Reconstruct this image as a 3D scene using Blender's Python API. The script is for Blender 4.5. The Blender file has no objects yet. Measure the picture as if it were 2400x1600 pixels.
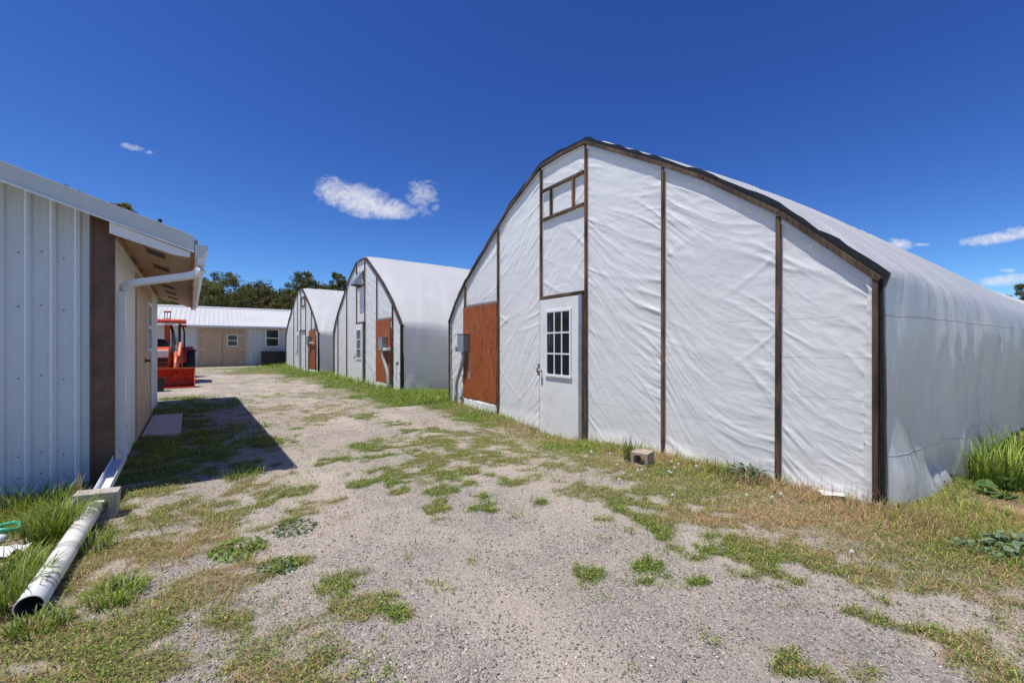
import bpy, bmesh, math, random
import numpy as np
from mathutils import Vector, Matrix
random.seed(7); RNG = np.random.default_rng(7)
S = bpy.context.scene
COL = S.collection
R = math.radians
CAMH = 1.25

# ------------------------------------------------------------------ numeric noise
def vnoise(x, y, seed=0):
    x = np.asarray(x, float); y = np.asarray(y, float)
    xi = np.floor(x).astype(np.int64); yi = np.floor(y).astype(np.int64)
    xf = x - xi; yf = y - yi
    u = xf*xf*xf*(xf*(xf*6-15)+10); v = yf*yf*yf*(yf*(yf*6-15)+10)
    def h(a, b):
        n = (a*374761393 + b*668265263 + seed*974634777) & 0xffffffff
        n = ((n ^ (n >> 13)) * 1274126177) & 0xffffffff
        n = (n ^ (n >> 16)) & 0xffffffff
        return n / 4294967295.0
    return (h(xi, yi)*(1-u)+h(xi+1, yi)*u)*(1-v) + (h(xi, yi+1)*(1-u)+h(xi+1, yi+1)*u)*v
def fbm(x, y, seed=0, o=4):
    a = 0; s = 0; k = 1.0
    for i in range(o):
        a = a + k*vnoise(x*2**i, y*2**i, seed+i*13); s += k; k *= .5
    return a/s
def sstep(a, b, x):
    t = np.clip((x-a)/(b-a), 0, 1); return t*t*(3-2*t)

# ------------------------------------------------------------------ object helpers
def link(o, parent=None):
    COL.objects.link(o)
    if parent: o.parent = parent
    return o
def tag(o, label=None, cat=None, group=None, kind=None):
    if label: o['label'] = label
    if cat: o['category'] = cat
    if group: o['group'] = group
    if kind: o['kind'] = kind
    return o
def thing(name, label, cat, loc=(0, 0, 0), rz=0, group=None):
    o = bpy.data.objects.new(name, None); o.empty_display_size = .2
    o.location = loc; o.rotation_euler = (0, 0, rz)
    link(o); return tag(o, label, cat, group)
def mesh_np(name, V, F, mat, parent=None, smooth=False, col=None, sizes=None):
    """V (n,3); F either (m,k) array or flat list with sizes"""
    me = bpy.data.meshes.new(name)
    V = np.asarray(V, np.float32)
    if sizes is None:
        F = np.asarray(F, np.int32); sizes = np.full(len(F), F.shape[1], np.int32); flat = F.ravel()
    else:
        flat = np.asarray(F, np.int32)
    me.vertices.add(len(V)); me.vertices.foreach_set('co', V.ravel())
    me.loops.add(len(flat)); me.loops.foreach_set('vertex_index', flat)
    me.polygons.add(len(sizes))
    st = np.concatenate([[0], np.cumsum(sizes)[:-1]]).astype(np.int32)
    me.polygons.foreach_set('loop_start', st); me.polygons.foreach_set('loop_total', sizes)
    if smooth: me.polygons.foreach_set('use_smooth', np.ones(len(sizes), bool))
    me.update(calc_edges=True)
    if col is not None:
        a = me.color_attributes.new('Col', 'FLOAT_COLOR', 'POINT')
        c = np.ones((len(V), 4), np.float32); c[:, :3] = col
        a.data.foreach_set('color', c.ravel())
    me.materials.append(mat)
    o = bpy.data.objects.new(name, me); return link(o, parent)
def grid_mesh(name, P, mat, parent=None, smooth=True, col=None, flip=False):
    """P (ny,nx,3)"""
    ny, nx = P.shape[:2]
    i = np.arange(ny-1)[:, None]*nx + np.arange(nx-1)[None, :]
    F = np.stack([i, i+1, i+nx+1, i+nx], -1).reshape(-1, 4)
    if flip: F = F[:, ::-1]
    return mesh_np(name, P.reshape(-1, 3), F, mat, parent, smooth, None if col is None else col.reshape(-1, 3))

class MB:
    def __init__(s): s.v = []; s.f = []
    def add(s, vs, fs):
        b = len(s.v); s.v += [tuple(v) for v in vs]; s.f += [tuple(b+i for i in f) for f in fs]; return s
    def box(s, c, d, rot=None):
        x, y, z = d[0]/2, d[1]/2, d[2]/2
        vs = [Vector((a*x, b*y, e*z)) for a in (-1, 1) for b in (-1, 1) for e in (-1, 1)]
        if rot is not None: vs = [rot @ v for v in vs]
        vs = [v+Vector(c) for v in vs]
        return s.add(vs, [(0, 1, 3, 2), (4, 6, 7, 5), (0, 4, 5, 1), (2, 3, 7, 6), (0, 2, 6, 4), (1, 5, 7, 3)])
    def bx(s, x0, x1, y0, y1, z0, z1):
        return s.box(((x0+x1)/2, (y0+y1)/2, (z0+z1)/2), (abs(x1-x0), abs(y1-y0), abs(z1-z0)))
    def bar(s, p, q, w, h, up=(0, 0, 1)):
        p = Vector(p); q = Vector(q); d = q-p; L = d.length; d.normalize(); up = Vector(up)
        a = d.cross(up)
        if a.length < 1e-4: a = d.cross(Vector((1, 0, 0)))
        a.normalize(); b = a.cross(d).normalized()
        m = Matrix((a, d, b)).transposed()
        return s.box((p+q)/2, (w, L, h), m)
    def tube(s, pts, r, n=10, cap=True, hollow=0):
        pts = [Vector(p) for p in pts]; rr = r if isinstance(r, (list, tuple)) else [r]*len(pts)
        rings = []; prev = None
        for i, p in enumerate(pts):
            d = (pts[min(i+1, len(pts)-1)]-pts[max(i-1, 0)]).normalized()
            if prev is None:
                a = d.cross(Vector((0, 0, 1)))
                if a.length < 1e-3: a = d.cross(Vector((1, 0, 0)))
            else: a = prev - d*prev.dot(d)
            a.normalize(); prev = a; b = d.cross(a)
            rings.append([p + (a*math.cos(t*2*math.pi/n)+b*math.sin(t*2*math.pi/n))*rr[i] for t in range(n)])
        vs = [v for g in rings for v in g]; fs = []
        for i in range(len(pts)-1):
            for t in range(n):
                fs.append((i*n+t, i*n+(t+1) % n, (i+1)*n+(t+1) % n, (i+1)*n+t))
        if cap: fs += [tuple(range(n))[::-1], tuple((len(pts)-1)*n+t for t in range(n))]
        return s.add(vs, fs)
    def prism(s, poly, o, ax, ay, az, h):
        """2d poly in (ax, ay) extruded h along az"""
        o, ax, ay, az = Vector(o), Vector(ax), Vector(ay), Vector(az); n = len(poly)
        vs = [o+ax*a+ay*b for a, b in poly]+[o+ax*a+ay*b+az*h for a, b in poly]
        fs = [tuple(range(n))[::-1], tuple(range(n, 2*n))]+[(i, (i+1) % n, n+(i+1) % n, n+i) for i in range(n)]
        return s.add(vs, fs)
    def build(s, name, mat, parent=None, bevel=0, smooth=False, loc=None, rot=None):
        me = bpy.data.meshes.new(name); me.from_pydata(s.v, [], s.f)
        bm = bmesh.new(); bm.from_mesh(me); bmesh.ops.recalc_face_normals(bm, faces=bm.faces); bm.to_mesh(me); bm.free()
        me.materials.append(mat)
        if smooth:
            for p in me.polygons: p.use_smooth = True
        o = bpy.data.objects.new(name, me)
        if bevel:
            m = o.modifiers.new('b', 'BEVEL'); m.width = bevel; m.segments = 2; m.limit_method = 'ANGLE'; m.angle_limit = R(40)
        if loc is not None: o.location = loc
        if rot is not None: o.rotation_euler = rot
        return link(o, parent)

# ------------------------------------------------------------------ materials
class NT:
    def __init__(s, name):
        s.m = bpy.data.materials.new(name); s.m.use_nodes = True; s.t = s.m.node_tree; s.n = s.t.nodes; s.n.clear()
        s.out = s.n.new('ShaderNodeOutputMaterial'); s.b = s.n.new('ShaderNodeBsdfPrincipled')
        s.t.links.new(s.b.outputs[0], s.out.inputs[0])
    def L(s, a, b): s.t.links.new(a, b)
    def N(s, typ, **k):
        n = s.n.new('ShaderNode'+typ)
        for a, b in k.items():
            if a in n.inputs.keys(): n.inputs[a].default_value = b
            else: setattr(n, a, b)
        return n
    def co(s, scale=None, kind='Object'):
        c = s.N('TexCoord').outputs[kind]
        if scale is not None:
            mp = s.N('Mapping'); mp.inputs['Scale'].default_value = scale; s.L(c, mp.inputs[0]); c = mp.outputs[0]
        return c
    def noise(s, scale, detail=4, vec=None, rough=.55, dist=0):
        n = s.N('TexNoise'); n.inputs['Scale'].default_value = scale; n.inputs['Detail'].default_value = detail
        n.inputs['Roughness'].default_value = rough; n.inputs['Distortion'].default_value = dist
        s.L(vec if vec is not None else s.co(), n.inputs['Vector']); return n.outputs['Fac']
    def ramp(s, fac, stops):
        r = s.N('ValToRGB'); e = r.color_ramp.elements
        while len(e) < len(stops): e.new(.5)
        for i, (p, c) in enumerate(stops):
            e[i].position = p; e[i].color = (c, c, c, 1) if isinstance(c, (int, float)) else (*c, 1)
        s.L(fac, r.inputs[0]); return r.outputs[0]
    def math(s, op, a, b=None, c=None, clamp=False):
        n = s.N('Math'); n.operation = op; n.use_clamp = clamp
        for i, v in enumerate((a, b, c)):
            if v is None: continue
            if isinstance(v, (int, float)): n.inputs[i].default_value = v
            else: s.L(v, n.inputs[i])
        return n.outputs[0]
    def mix(s, fac, a, b, blend='MIX'):
        n = s.N('Mix'); n.data_type = 'RGBA'; n.blend_type = blend
        for i, v in ((0, fac), (6, a), (7, b)):
            if isinstance(v, (int, float)): n.inputs[i].default_value = v if i == 0 else (v, v, v, 1)
            elif isinstance(v, tuple): n.inputs[i].default_value = (*v, 1)
            else: s.L(v, n.inputs[i])
        return n.outputs[2]
    def bump(s, h, dist=.01, strength=1, normal=None):
        b = s.N('Bump'); b.inputs['Distance'].default_value = dist; b.inputs['Strength'].default_value = strength
        s.L(h, b.inputs['Height'])
        if normal is not None: s.L(normal, b.inputs['Normal'])
        s.L(b.outputs[0], s.b.inputs['Normal']); return b.outputs[0]
    def set(s, color=None, rough=None, metal=None, spec=None):
        for k, v in (('Base Color', color), ('Roughness', rough), ('Metallic', metal), ('Specular IOR Level', spec)):
            if v is None: continue
            if isinstance(v, tuple): s.b.inputs[k].default_value = (*v, 1)
            elif isinstance(v, (int, float)): s.b.inputs[k].default_value = v
            else: s.L(v, s.b.inputs[k])
        return s.m

def simple(name, c, rough=.5, metal=0, var=.15, scale=6, bump=.0, bscale=60, dirt=None, spec=.5):
    n = NT(name)
    f = n.noise(scale, 5)
    lo = tuple(x*(1-var) for x in c); hi = tuple(min(1, x*(1+var)) for x in c)
    col = n.ramp(f, [(.3, lo), (.7, hi)])
    if dirt:
        g = n.ramp(n.noise(scale*2.3, 6, rough=.7), [(.5, 0.0), (.72, 1.0)])
        col = n.mix(g, col, dirt)
    if bump: n.bump(n.noise(bscale, 4), bump)
    rg = n.ramp(n.noise(scale*1.7, 3), [(.3, max(0, rough-.08)), (.7, min(1, rough+.08))])
    return n.set(col, rg, metal, spec)

def wood(name, c1, c2, along='Z', dark=None):
    n = NT(name)
    sc = {'Z': (30, 30, 1.2), 'X': (1.2, 30, 30)}[along]
    v = n.co(sc)
    g = n.noise(1.5, 6, v, .65, .6)
    col = n.ramp(g, [(.32, c1), (.62, c2)])
    big = n.ramp(n.noise(1.6, 3), [(.38, .35), (.62, 1.0)])
    col = n.mix(1.0, col, big, 'MULTIPLY')
    n.bump(g, .004)
    return n.set(col, .75, 0, .3)

def film_mat(name, end=True, side=False):
    n = NT(name)
    tc = n.co()
    sx = n.N('SeparateXYZ'); n.L(tc, sx.inputs[0])
    x, y, z = sx.outputs
    blot = n.ramp(n.noise(.8, 4), [(.3, (.79, .785, .76)), (.7, (.85, .845, .82))] if end else [(.3, (.84, .84, .82)), (.7, (.90, .90, .88))])
    fine = n.ramp(n.noise(5, 6, rough=.7), [(.35, .95), (.65, 1.0)])
    col = n.mix(1.0, blot, fine, 'MULTIPLY')
    # factory fold creases every 0.34 m, fading in and out
    if end:
        wob = n.math('MULTIPLY', n.noise(.35, 2), .12)
        zz = n.math('ADD', z, wob)
        zz = n.math('ADD', zz, .003)
        fr = n.math('FRACT', n.math('DIVIDE', zz, .345))
    else:
        zz = n.math('ADD', z, n.math('MULTIPLY', n.noise(.3, 2), .1))
        fr = n.math('FRACT', n.math('DIVIDE', n.math('ADD', zz, .11), 1.09))
    d = n.math('ABSOLUTE', n.math('SUBTRACT', fr, .5))
    w = .010 if end else .009
    line = n.math('SUBTRACT', 1.0, n.math('DIVIDE', d, w, clamp=True), clamp=True)
    vis = n.ramp(n.noise(.9, 2), [(.36, 0.0), (.55, 1.0)]) if end else n.math('LESS_THAN', z, 1.9)
    line = n.math('MULTIPLY', line, vis)
    col = n.mix(n.math('MULTIPLY', line, .45 if end else .4), col, (.25, .27, .30))
    # grass/dust staining low on the end wall; on the cover painted green-grey shading
    low = n.math('SUBTRACT', 1.0, n.math('DIVIDE', n.math('ADD', z, .1), .45 if end else .9), clamp=True)
    st = n.math('MULTIPLY', low, n.ramp(n.noise(2.5, 4), [(.35, .1), (.7, .8)]))
    col = n.mix(n.math('MULTIPLY', st, .35 if end else .4), col, (.60, .62, .54) if end else (.42, .50, .42))
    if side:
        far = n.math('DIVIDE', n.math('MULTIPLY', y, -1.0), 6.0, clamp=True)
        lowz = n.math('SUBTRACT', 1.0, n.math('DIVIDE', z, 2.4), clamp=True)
        col = n.mix(n.math('MULTIPLY', n.math('MULTIPLY', far, lowz), .35), col, (.52, .55, .53))  # cover's shading put into the colour: greyer low down and farther back
    # fine crinkle
    mp = n.co((3, 3, 5) if end else (6, 9, 1.2))
    h1 = n.noise(2.2 if end else 3, 4, mp, .5, .9)
    h = n.math('ADD', n.math('MULTIPLY', h1, 1.0), n.math('MULTIPLY', line, .35))
    n.bump(h, .0045 if end else .010, .8)
    if side:
        g = n.math('DIVIDE', n.math('SUBTRACT', 2.6, z), 2.0, clamp=True)
        rg = n.ramp(g, [(0, .36), (1, .25)])
        n.set(col, rg, 0, .75)
    else:
        n.set(col, .38, 0, .45)
    # thin polythene lets a little light through
    tr = n.N('BsdfTranslucent'); n.L(col, tr.inputs['Color'])
    ms = n.N('MixShader'); ms.inputs[0].default_value = .14 if end else .42
    n.L(n.b.outputs[0], ms.inputs[1]); n.L(tr.outputs[0], ms.inputs[2]); n.L(ms.outputs[0], n.out.inputs[0])
    return n.m

M = {}
M['film_end'] = film_mat('polythene_end', True)
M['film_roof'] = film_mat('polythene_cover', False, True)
M['black_strip'] = simple('black_poly_strip', (.018, .018, .02), .45, 0, .3, 5, .004, 30)
M['batten'] = wood('weathered_batten', (.045, .028, .02), (.20, .125, .078))
M['batten_red'] = wood('brown_batten', (.10, .05, .026), (.30, .165, .09))
M['batten_grey'] = wood('grey_batten', (.12, .095, .075), (.30, .25, .20))
M['door_white'] = simple('white_door_paint', (.77, .77, .745), .38, 0, .05, 2, .0008, 12, (.66, .64, .58))
M['alu'] = simple('mill_aluminium', (.45, .46, .48), .4, .7, .2, 8)
M['glass_dark'] = simple('dark_glass', (.008, .009, .01), .05, 0, .2, 2, .002, 3, spec=.6)
M['grey_box'] = simple('grey_box_paint', (.25, .30, .32), .4, .1, .06, 5)
M['conduit'] = simple('grey_conduit', (.42, .44, .43), .45, 0, .12, 5, .001)
M['white_pvc'] = simple('white_pvc', (.84, .82, .77), .33, 0, .03, 4, .0004, 20, (.78, .73, .62))
M['pipe_inside'] = simple('shaded_pipe_inside', (.09, .07, .05), .7, 0, .3, 12)  # shade inside the pipe, painted as a dark colour
M['brass'] = simple('tap_brass', (.25, .18, .12), .4, .7)
M['knob'] = simple('knob_steel', (.35, .34, .33), .3, .9)
M['galv'] = simple('galvanised', (.42, .46, .47), .38, .4, .12, 6)
M['orange'] = simple('tractor_orange', (.66, .105, .025), .4, 0, .15, 6, 0, 60, (.30, .06, .03))
M['orange_worn'] = simple('worn_orange_steel', (.50, .05, .017), .5, 0, .35, 4, .003, 25, (.05, .02, .02))
M['orange_lt'] = simple('light_orange', (.72, .16, .04), .4, 0, .12, 5, 0, 60, (.35, .10, .04))
M['tyre'] = simple('tyre_rubber', (.022, .022, .024), .8, 0, .3, 8, .004, 40)
M['black_plastic'] = simple('black_plastic', (.012, .012, .014), .4, 0, .3, 5)
M['lamp_white'] = simple('pale_panel', (.80, .78, .72), .3, 0, .05, 3)
M['red_lamp'] = simple('red_lamp', (.55, .03, .02), .25)
M['rim'] = simple('wheel_rim', (.72, .68, .58), .4)
M['steel'] = simple('bright_rod', (.55, .55, .56), .2, 1)
M['rib_highlight'] = simple('painted_rib_highlight', (.95, .95, .95), .3, 0, .02)  # near-white, paints the bright highlight onto the rib flanks
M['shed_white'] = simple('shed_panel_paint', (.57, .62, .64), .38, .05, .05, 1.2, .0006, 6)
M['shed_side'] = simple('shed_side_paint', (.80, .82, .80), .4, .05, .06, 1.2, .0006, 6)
M['fascia'] = simple('fascia_metal', (.60, .61, .56), .35, .1, .05, 1.5)
M['fascia_lip'] = simple('fascia_lip', (.82, .83, .82), .4)
M['gutter'] = simple('gutter_white', (.76, .77, .80), .35, 0, .04, 3)
M['brown_trim'] = simple('brown_trim_metal', (.13, .066, .042), .42, .1, .40, 2.6, .002, 5, (.06, .035, .028))
M['tan'] = simple('tan_soffit', (.45, .29, .175), .65, 0, .03, 2, .001, 20)
M['tan_door'] = simple('tan_door_paint', (.56, .38, .24), .55, 0, .07, 2, .001, 20)
M['raw_wood'] = wood('raw_orange_wood', (.40, .16, .05), (.62, .30, .12), 'X')
M['roof_white'] = simple('roof_white_metal', (.60, .595, .575), .4, .0, .04, 1)
M['window_white'] = simple('window_vinyl', (.80, .80, .80), .35, 0, .03)
M['screw'] = simple('screw_dark', (.05, .05, .055), .5, .5)
M['black_vent'] = simple('vent_hole', (.012, .01, .01), .8)
M['stopper'] = simple('black_cap', (.02, .02, .02), .5)
M['hose'] = simple('green_hose', (.05, .40, .22), .35, 0, .1, 10)
M['scrap'] = simple('white_scrap', (.75, .74, .74), .5, 0, .1, 8, .01, 20)
M['wire'] = simple('grey_wire', (.14, .14, .16), .5, .3)
M['dandelion'] = simple('seed_fluff', (.80, .78, .76), .9, 0, .1, 80)
M['stem'] = simple('plant_stem', (.16, .20, .06), .7)
M['slab'] = simple('concrete_slab', (.62, .56, .50), .8, 0, .10, 4, .003, 50, (.48, .43, .38))
def block_mat(name, c):
    n = NT(name); v = n.N('TexVoronoi'); v.inputs['Scale'].default_value = 90; n.L(n.co(), v.inputs['Vector'])
    col = n.mix(n.ramp(v.outputs['Distance'], [(.1, 0.0), (.6, 1.0)]), tuple(x*.75 for x in c), tuple(min(1, x*1.2) for x in c))
    col = n.mix(n.ramp(n.noise(9, 4), [(.4, 0.0), (.7, .6)]), col, tuple(x*.7 for x in c))
    n.bump(n.math('ADD', v.outputs['Distance'], n.noise(40, 5)), .006)
    return n.set(col, .9, 0, .2)
M['block_pink'] = block_mat('pinkish_block', (.40, .31, .25))
M['block_grey'] = block_mat('grey_pink_block', (.45, .40, .35))
# stained plywood
def ply():
    n = NT('stained_plywood')
    v = n.co((7, 7, .55))
    w = n.N('TexWave'); w.wave_type = 'BANDS'; w.bands_direction = 'X'
    w.inputs['Scale'].default_value = 1.6; w.inputs['Distortion'].default_value = 9; w.inputs['Detail'].default_value = 5
    w.inputs['Detail Scale'].default_value = .9; n.L(v, w.inputs['Vector'])
    g = n.noise(2.2, 8, n.co((14, 14, 1.0)), .75, 2.0)
    f = n.math('ADD', n.math('MULTIPLY', w.outputs['Fac'], .45), n.math('MULTIPLY', g, .55))
    col = n.ramp(f, [(.28, (.10, .018, .006)), (.43, (.24, .048, .012)), (.58, (.38, .095, .022)), (.72, (.56, .18, .045))])
    kn = n.N('TexVoronoi'); kn.inputs['Scale'].default_value = 4.6; n.L(n.co((1.2, 1, .6)), kn.inputs['Vector'])
    k = n.ramp(kn.outputs['Distance'], [(.05, 1.0), (.20, 0.0)])
    col = n.mix(n.math('MULTIPLY', k, .5), col, (.60, .22, .07))
    k2 = n.ramp(kn.outputs['Distance'], [(.12, 0.0), (.24, .5), (.36, 0.0)])
    col = n.mix(k2, col, (.10, .016, .005))
    n.bump(f, .002)
    return n.set(col, .6, 0, .35)
M['ply'] = ply()
# foliage: vertex coloured, slightly translucent
def leaf_mat(name, tr=.35, rough=.5, spec=.35):
    n = NT(name)
    a = n.N('Attribute'); a.attribute_name = 'Col'
    n.set(a.outputs['Color'], rough, 0, spec)
    t = n.N('BsdfTranslucent'); n.L(a.outputs['Color'], t.inputs['Color'])
    ms = n.N('MixShader'); ms.inputs[0].default_value = tr
    n.L(n.b.outputs[0], ms.inputs[1]); n.L(t.outputs[0], ms.inputs[2]); n.L(ms.outputs[0], n.out.inputs[0])
    return n.m
M['leaf'] = leaf_mat('leaf'); M['needle'] = leaf_mat('juniper_foliage', .2, .7, .2)
M['stone'] = leaf_mat('stone', 0.0, .85, .25)
M['bark'] = simple('juniper_bark', (.16, .12, .09), .9, 0, .3, 5, .02, 12)

# ------------------------------------------------------------------ layout of the site
GH = [  # corner (x,y), heading of the end wall
    dict(C=(2.867, 3.27), th=R(33.98), L=27.0),
    dict(C=(-2.915, 11.27), th=R(35.5), L=26.0),
    dict(C=(-8.77, 19.2), th=R(38.0), L=24.0)]
W = 7.62
PROF = [(0, 1.77), (.72, 2.47), (1.445, 3.02), (1.96, 3.35), (3.23, 4.11), (3.75, 4.135), (4.26, 4.115), (5.2, 3.68), (5.95, 3.165), (6.83, 2.585), (7.28, 2.19), (W, 1.77)]
TS = R(37.26); CS = (-3.657, 3.86)         # white shed: near corner and heading
wv = np.array([-math.sin(TS), math.cos(TS)]); ov = np.array([math.cos(TS), math.sin(TS)])
def gloc(k, X, Y):      # world -> greenhouse frame (s along end wall, out towards the drive)
    g = GH[k]; dx = X-g['C'][0]; dy = Y-g['C'][1]; st, ct = math.sin(g['th']), math.cos(g['th'])
    return -dx*st+dy*ct, -dx*ct-dy*st
def sloc(X, Y):
    dx = X-CS[0]; dy = Y-CS[1]
    return dx*wv[0]+dy*wv[1], dx*ov[0]+dy*ov[1]
def terrain(X, Y):
    X = np.asarray(X, float); Y = np.asarray(Y, float)
    s, o = gloc(0, X, Y)
    z = -.13*np.exp(-((s-3.75)/1.3)**2-((o-.1)/1.2)**2)
    z = z - .03*np.exp(-((s-5.5)/2)**2-(o/1.5)**2)
    s, o = gloc(2, X, Y)
    z = z - .07*np.exp(-((s-1.5)/3)**2-(o/2.5)**2)
    z = z + .03*(fbm(X*.5, Y*.5, 3, 3)-.5) + .012*(fbm(X*2.5, Y*2.5, 9, 3)-.5)
    far = np.sqrt(X*X+Y*Y)
    return z*sstep(120, 40, far)
def tz(x, y): return float(terrain(x, y))

# ---- where things grow: measured spots (photo px -> ground point), each an ellipse on the ground
def at(px, py, z=0.0):
    D = (CAMH-z)*990/(py-808); return ((px-1200)/990*D, D)
SP = []   # x, y, rx, ry, cover, dry
def spot(dx, dy, rx, ry, c=1.0, dry=.1):
    px, py = dx*1.0204, dy*1.0204; x, y = at(px, py)
    SP.append((x, y, 1.28*rx*1.0204*y/990, 1.28*max(ry*1.0204*y*y/1237, .05), c, dry))
for a in [(810,1045,50,18),(920,1050,45,20,1,.2),(870,1105,60,13),(935,1125,32,12,1,.3),(1000,1085,55,18,1,.2),(1065,1090,30,12),(1100,1045,70,10,.9),
          (1130,1090,15,6),(1170,1105,30,8),(1100,1140,20,8),(1005,1165,24,16,1,.3),(1000,1130,35,9),(1155,1168,50,16),(1250,1155,14,5),(690,1098,13,5),
          (655,1130,38,12),(600,1148,50,14),(640,1215,34,17),(600,1180,50,15,.9),(530,1272,46,20),(645,1303,33,18),(785,1340,35,18,.9,.2),(800,1395,55,30,.75,.4),
          (900,1415,26,15),(700,1430,60,35,.55,.4),(1362,1332,36,22),(1385,1345,30,10),(1470,1305,35,12),(1510,1335,36,18),(1605,1330,22,11),(1715,1330,34,11,1,.3),
          (1395,1205,30,24,1,.3),(1470,1200,46,26),(1440,1160,40,16),(1590,1265,60,13),(1660,1232,46,14),(1600,1180,60,12,.8,.2),(1740,1272,85,22),(1850,1310,110,28,1,.2),(2010,1425,42,20,1,.3),
          (2110,1395,60,14,.9,.4),(2120,1445,40,16,1,.3),(1808,1512,36,26,1,.2),(1930,1545,50,14,.9,.4),(2060,1385,40,12,.9,.3),(1640,1470,12,6),(1610,1460,12,6),
          (1150,1040,130,22,.62,.3),(1250,1060,130,34,.68,.35),(960,1062,120,30,.5,.2),(1050,1010,120,10,.8,.2),(980,985,50,6,.8,.2),(1100,990,60,8,.8,.3),
          (700,940,110,12,.62,.6),(760,905,130,10,.6,.4),(740,960,70,10,.7,.5),(830,955,30,6,.8),(900,975,40,6,.8),(640,878,60,4,.6,.5),(610,848,90,5,.9,.25),(700,868,60,6,.8,.3),(560,852,40,4,.8,.4),
          (560,855,60,4,.7,.4),(620,905,50,5,.35,.6),
          (330,1120,100,40,1,.1),(450,1075,110,26,1,.1),(530,1070,50,16,1,.2),(520,1120,110,40,.85,.55),(400,1180,200,60,.85,.6),(300,1260,180,80,.72,.8),(200,1350,160,80,.62,.85),
          (420,1330,100,40,.3,.8),(560,1120,80,30,.7,.8),(100,1200,160,60,.85,.5),(60,1300,140,100,.9,.25),(140,1180,80,40,1,.1),(90,1430,150,90,.95,.2),(250,1380,50,24,1,.15),
          (200,1520,260,70,.62,.55),(430,1455,110,38,.95,.1),(560,1500,90,50,.5,.4),(430,1530,120,50,.6,.35),(720,1545,60,30,.85,.2),(850,1510,60,50,.62,.4),(880,1560,50,30,.8,.3),
          (2290,1530,80,60,.8,.4),(2200,1300,200,60,.85,.7),(2000,1260,200,50,.75,.75),(2250,1220,160,60,1,.5),(2100,1330,160,26,.85,.35),(2330,1480,60,40,.8,.4),
          (430,1035,110,34,.9,.1),(460,990,80,20,.6,.1),(440,935,90,12,1,.05),(420,960,60,12,.9,.1),(520,1040,60,22,.5,.2),(680,985,10,4),
          (2100,1275,260,60,.9,.75),(2250,1350,160,60,.85,.5),(2330,1410,70,50,.8,.5),(1950,1220,180,40,.9,.7),(1700,1200,120,30,.7,.6),(250,1200,120,60,.9,.45),(330,1180,120,50,.95,.35),(160,1260,120,60,.9,.5),(340,1330,200,70,.72,.6),(250,1430,240,90,.72,.45),(150,1500,240,70,.85,.35),(480,1240,120,40,.7,.6),(60,1540,200,70,.95,.25),(330,1480,120,50,.9,.15),(640,1480,120,50,.5,.4),(330,1540,160,50,.8,.3),(430,1400,90,40,.6,.5),(1560,1125,150,30,.85,.35),(1700,1160,150,30,.85,.5),(1850,1190,160,34,.85,.7),(1420,1070,90,20,.85,.5),(1500,1090,80,22,.8,.7),(1320,1090,60,20,.6,.5)]:
    spot(*a)
SP = np.array(SP)
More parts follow.
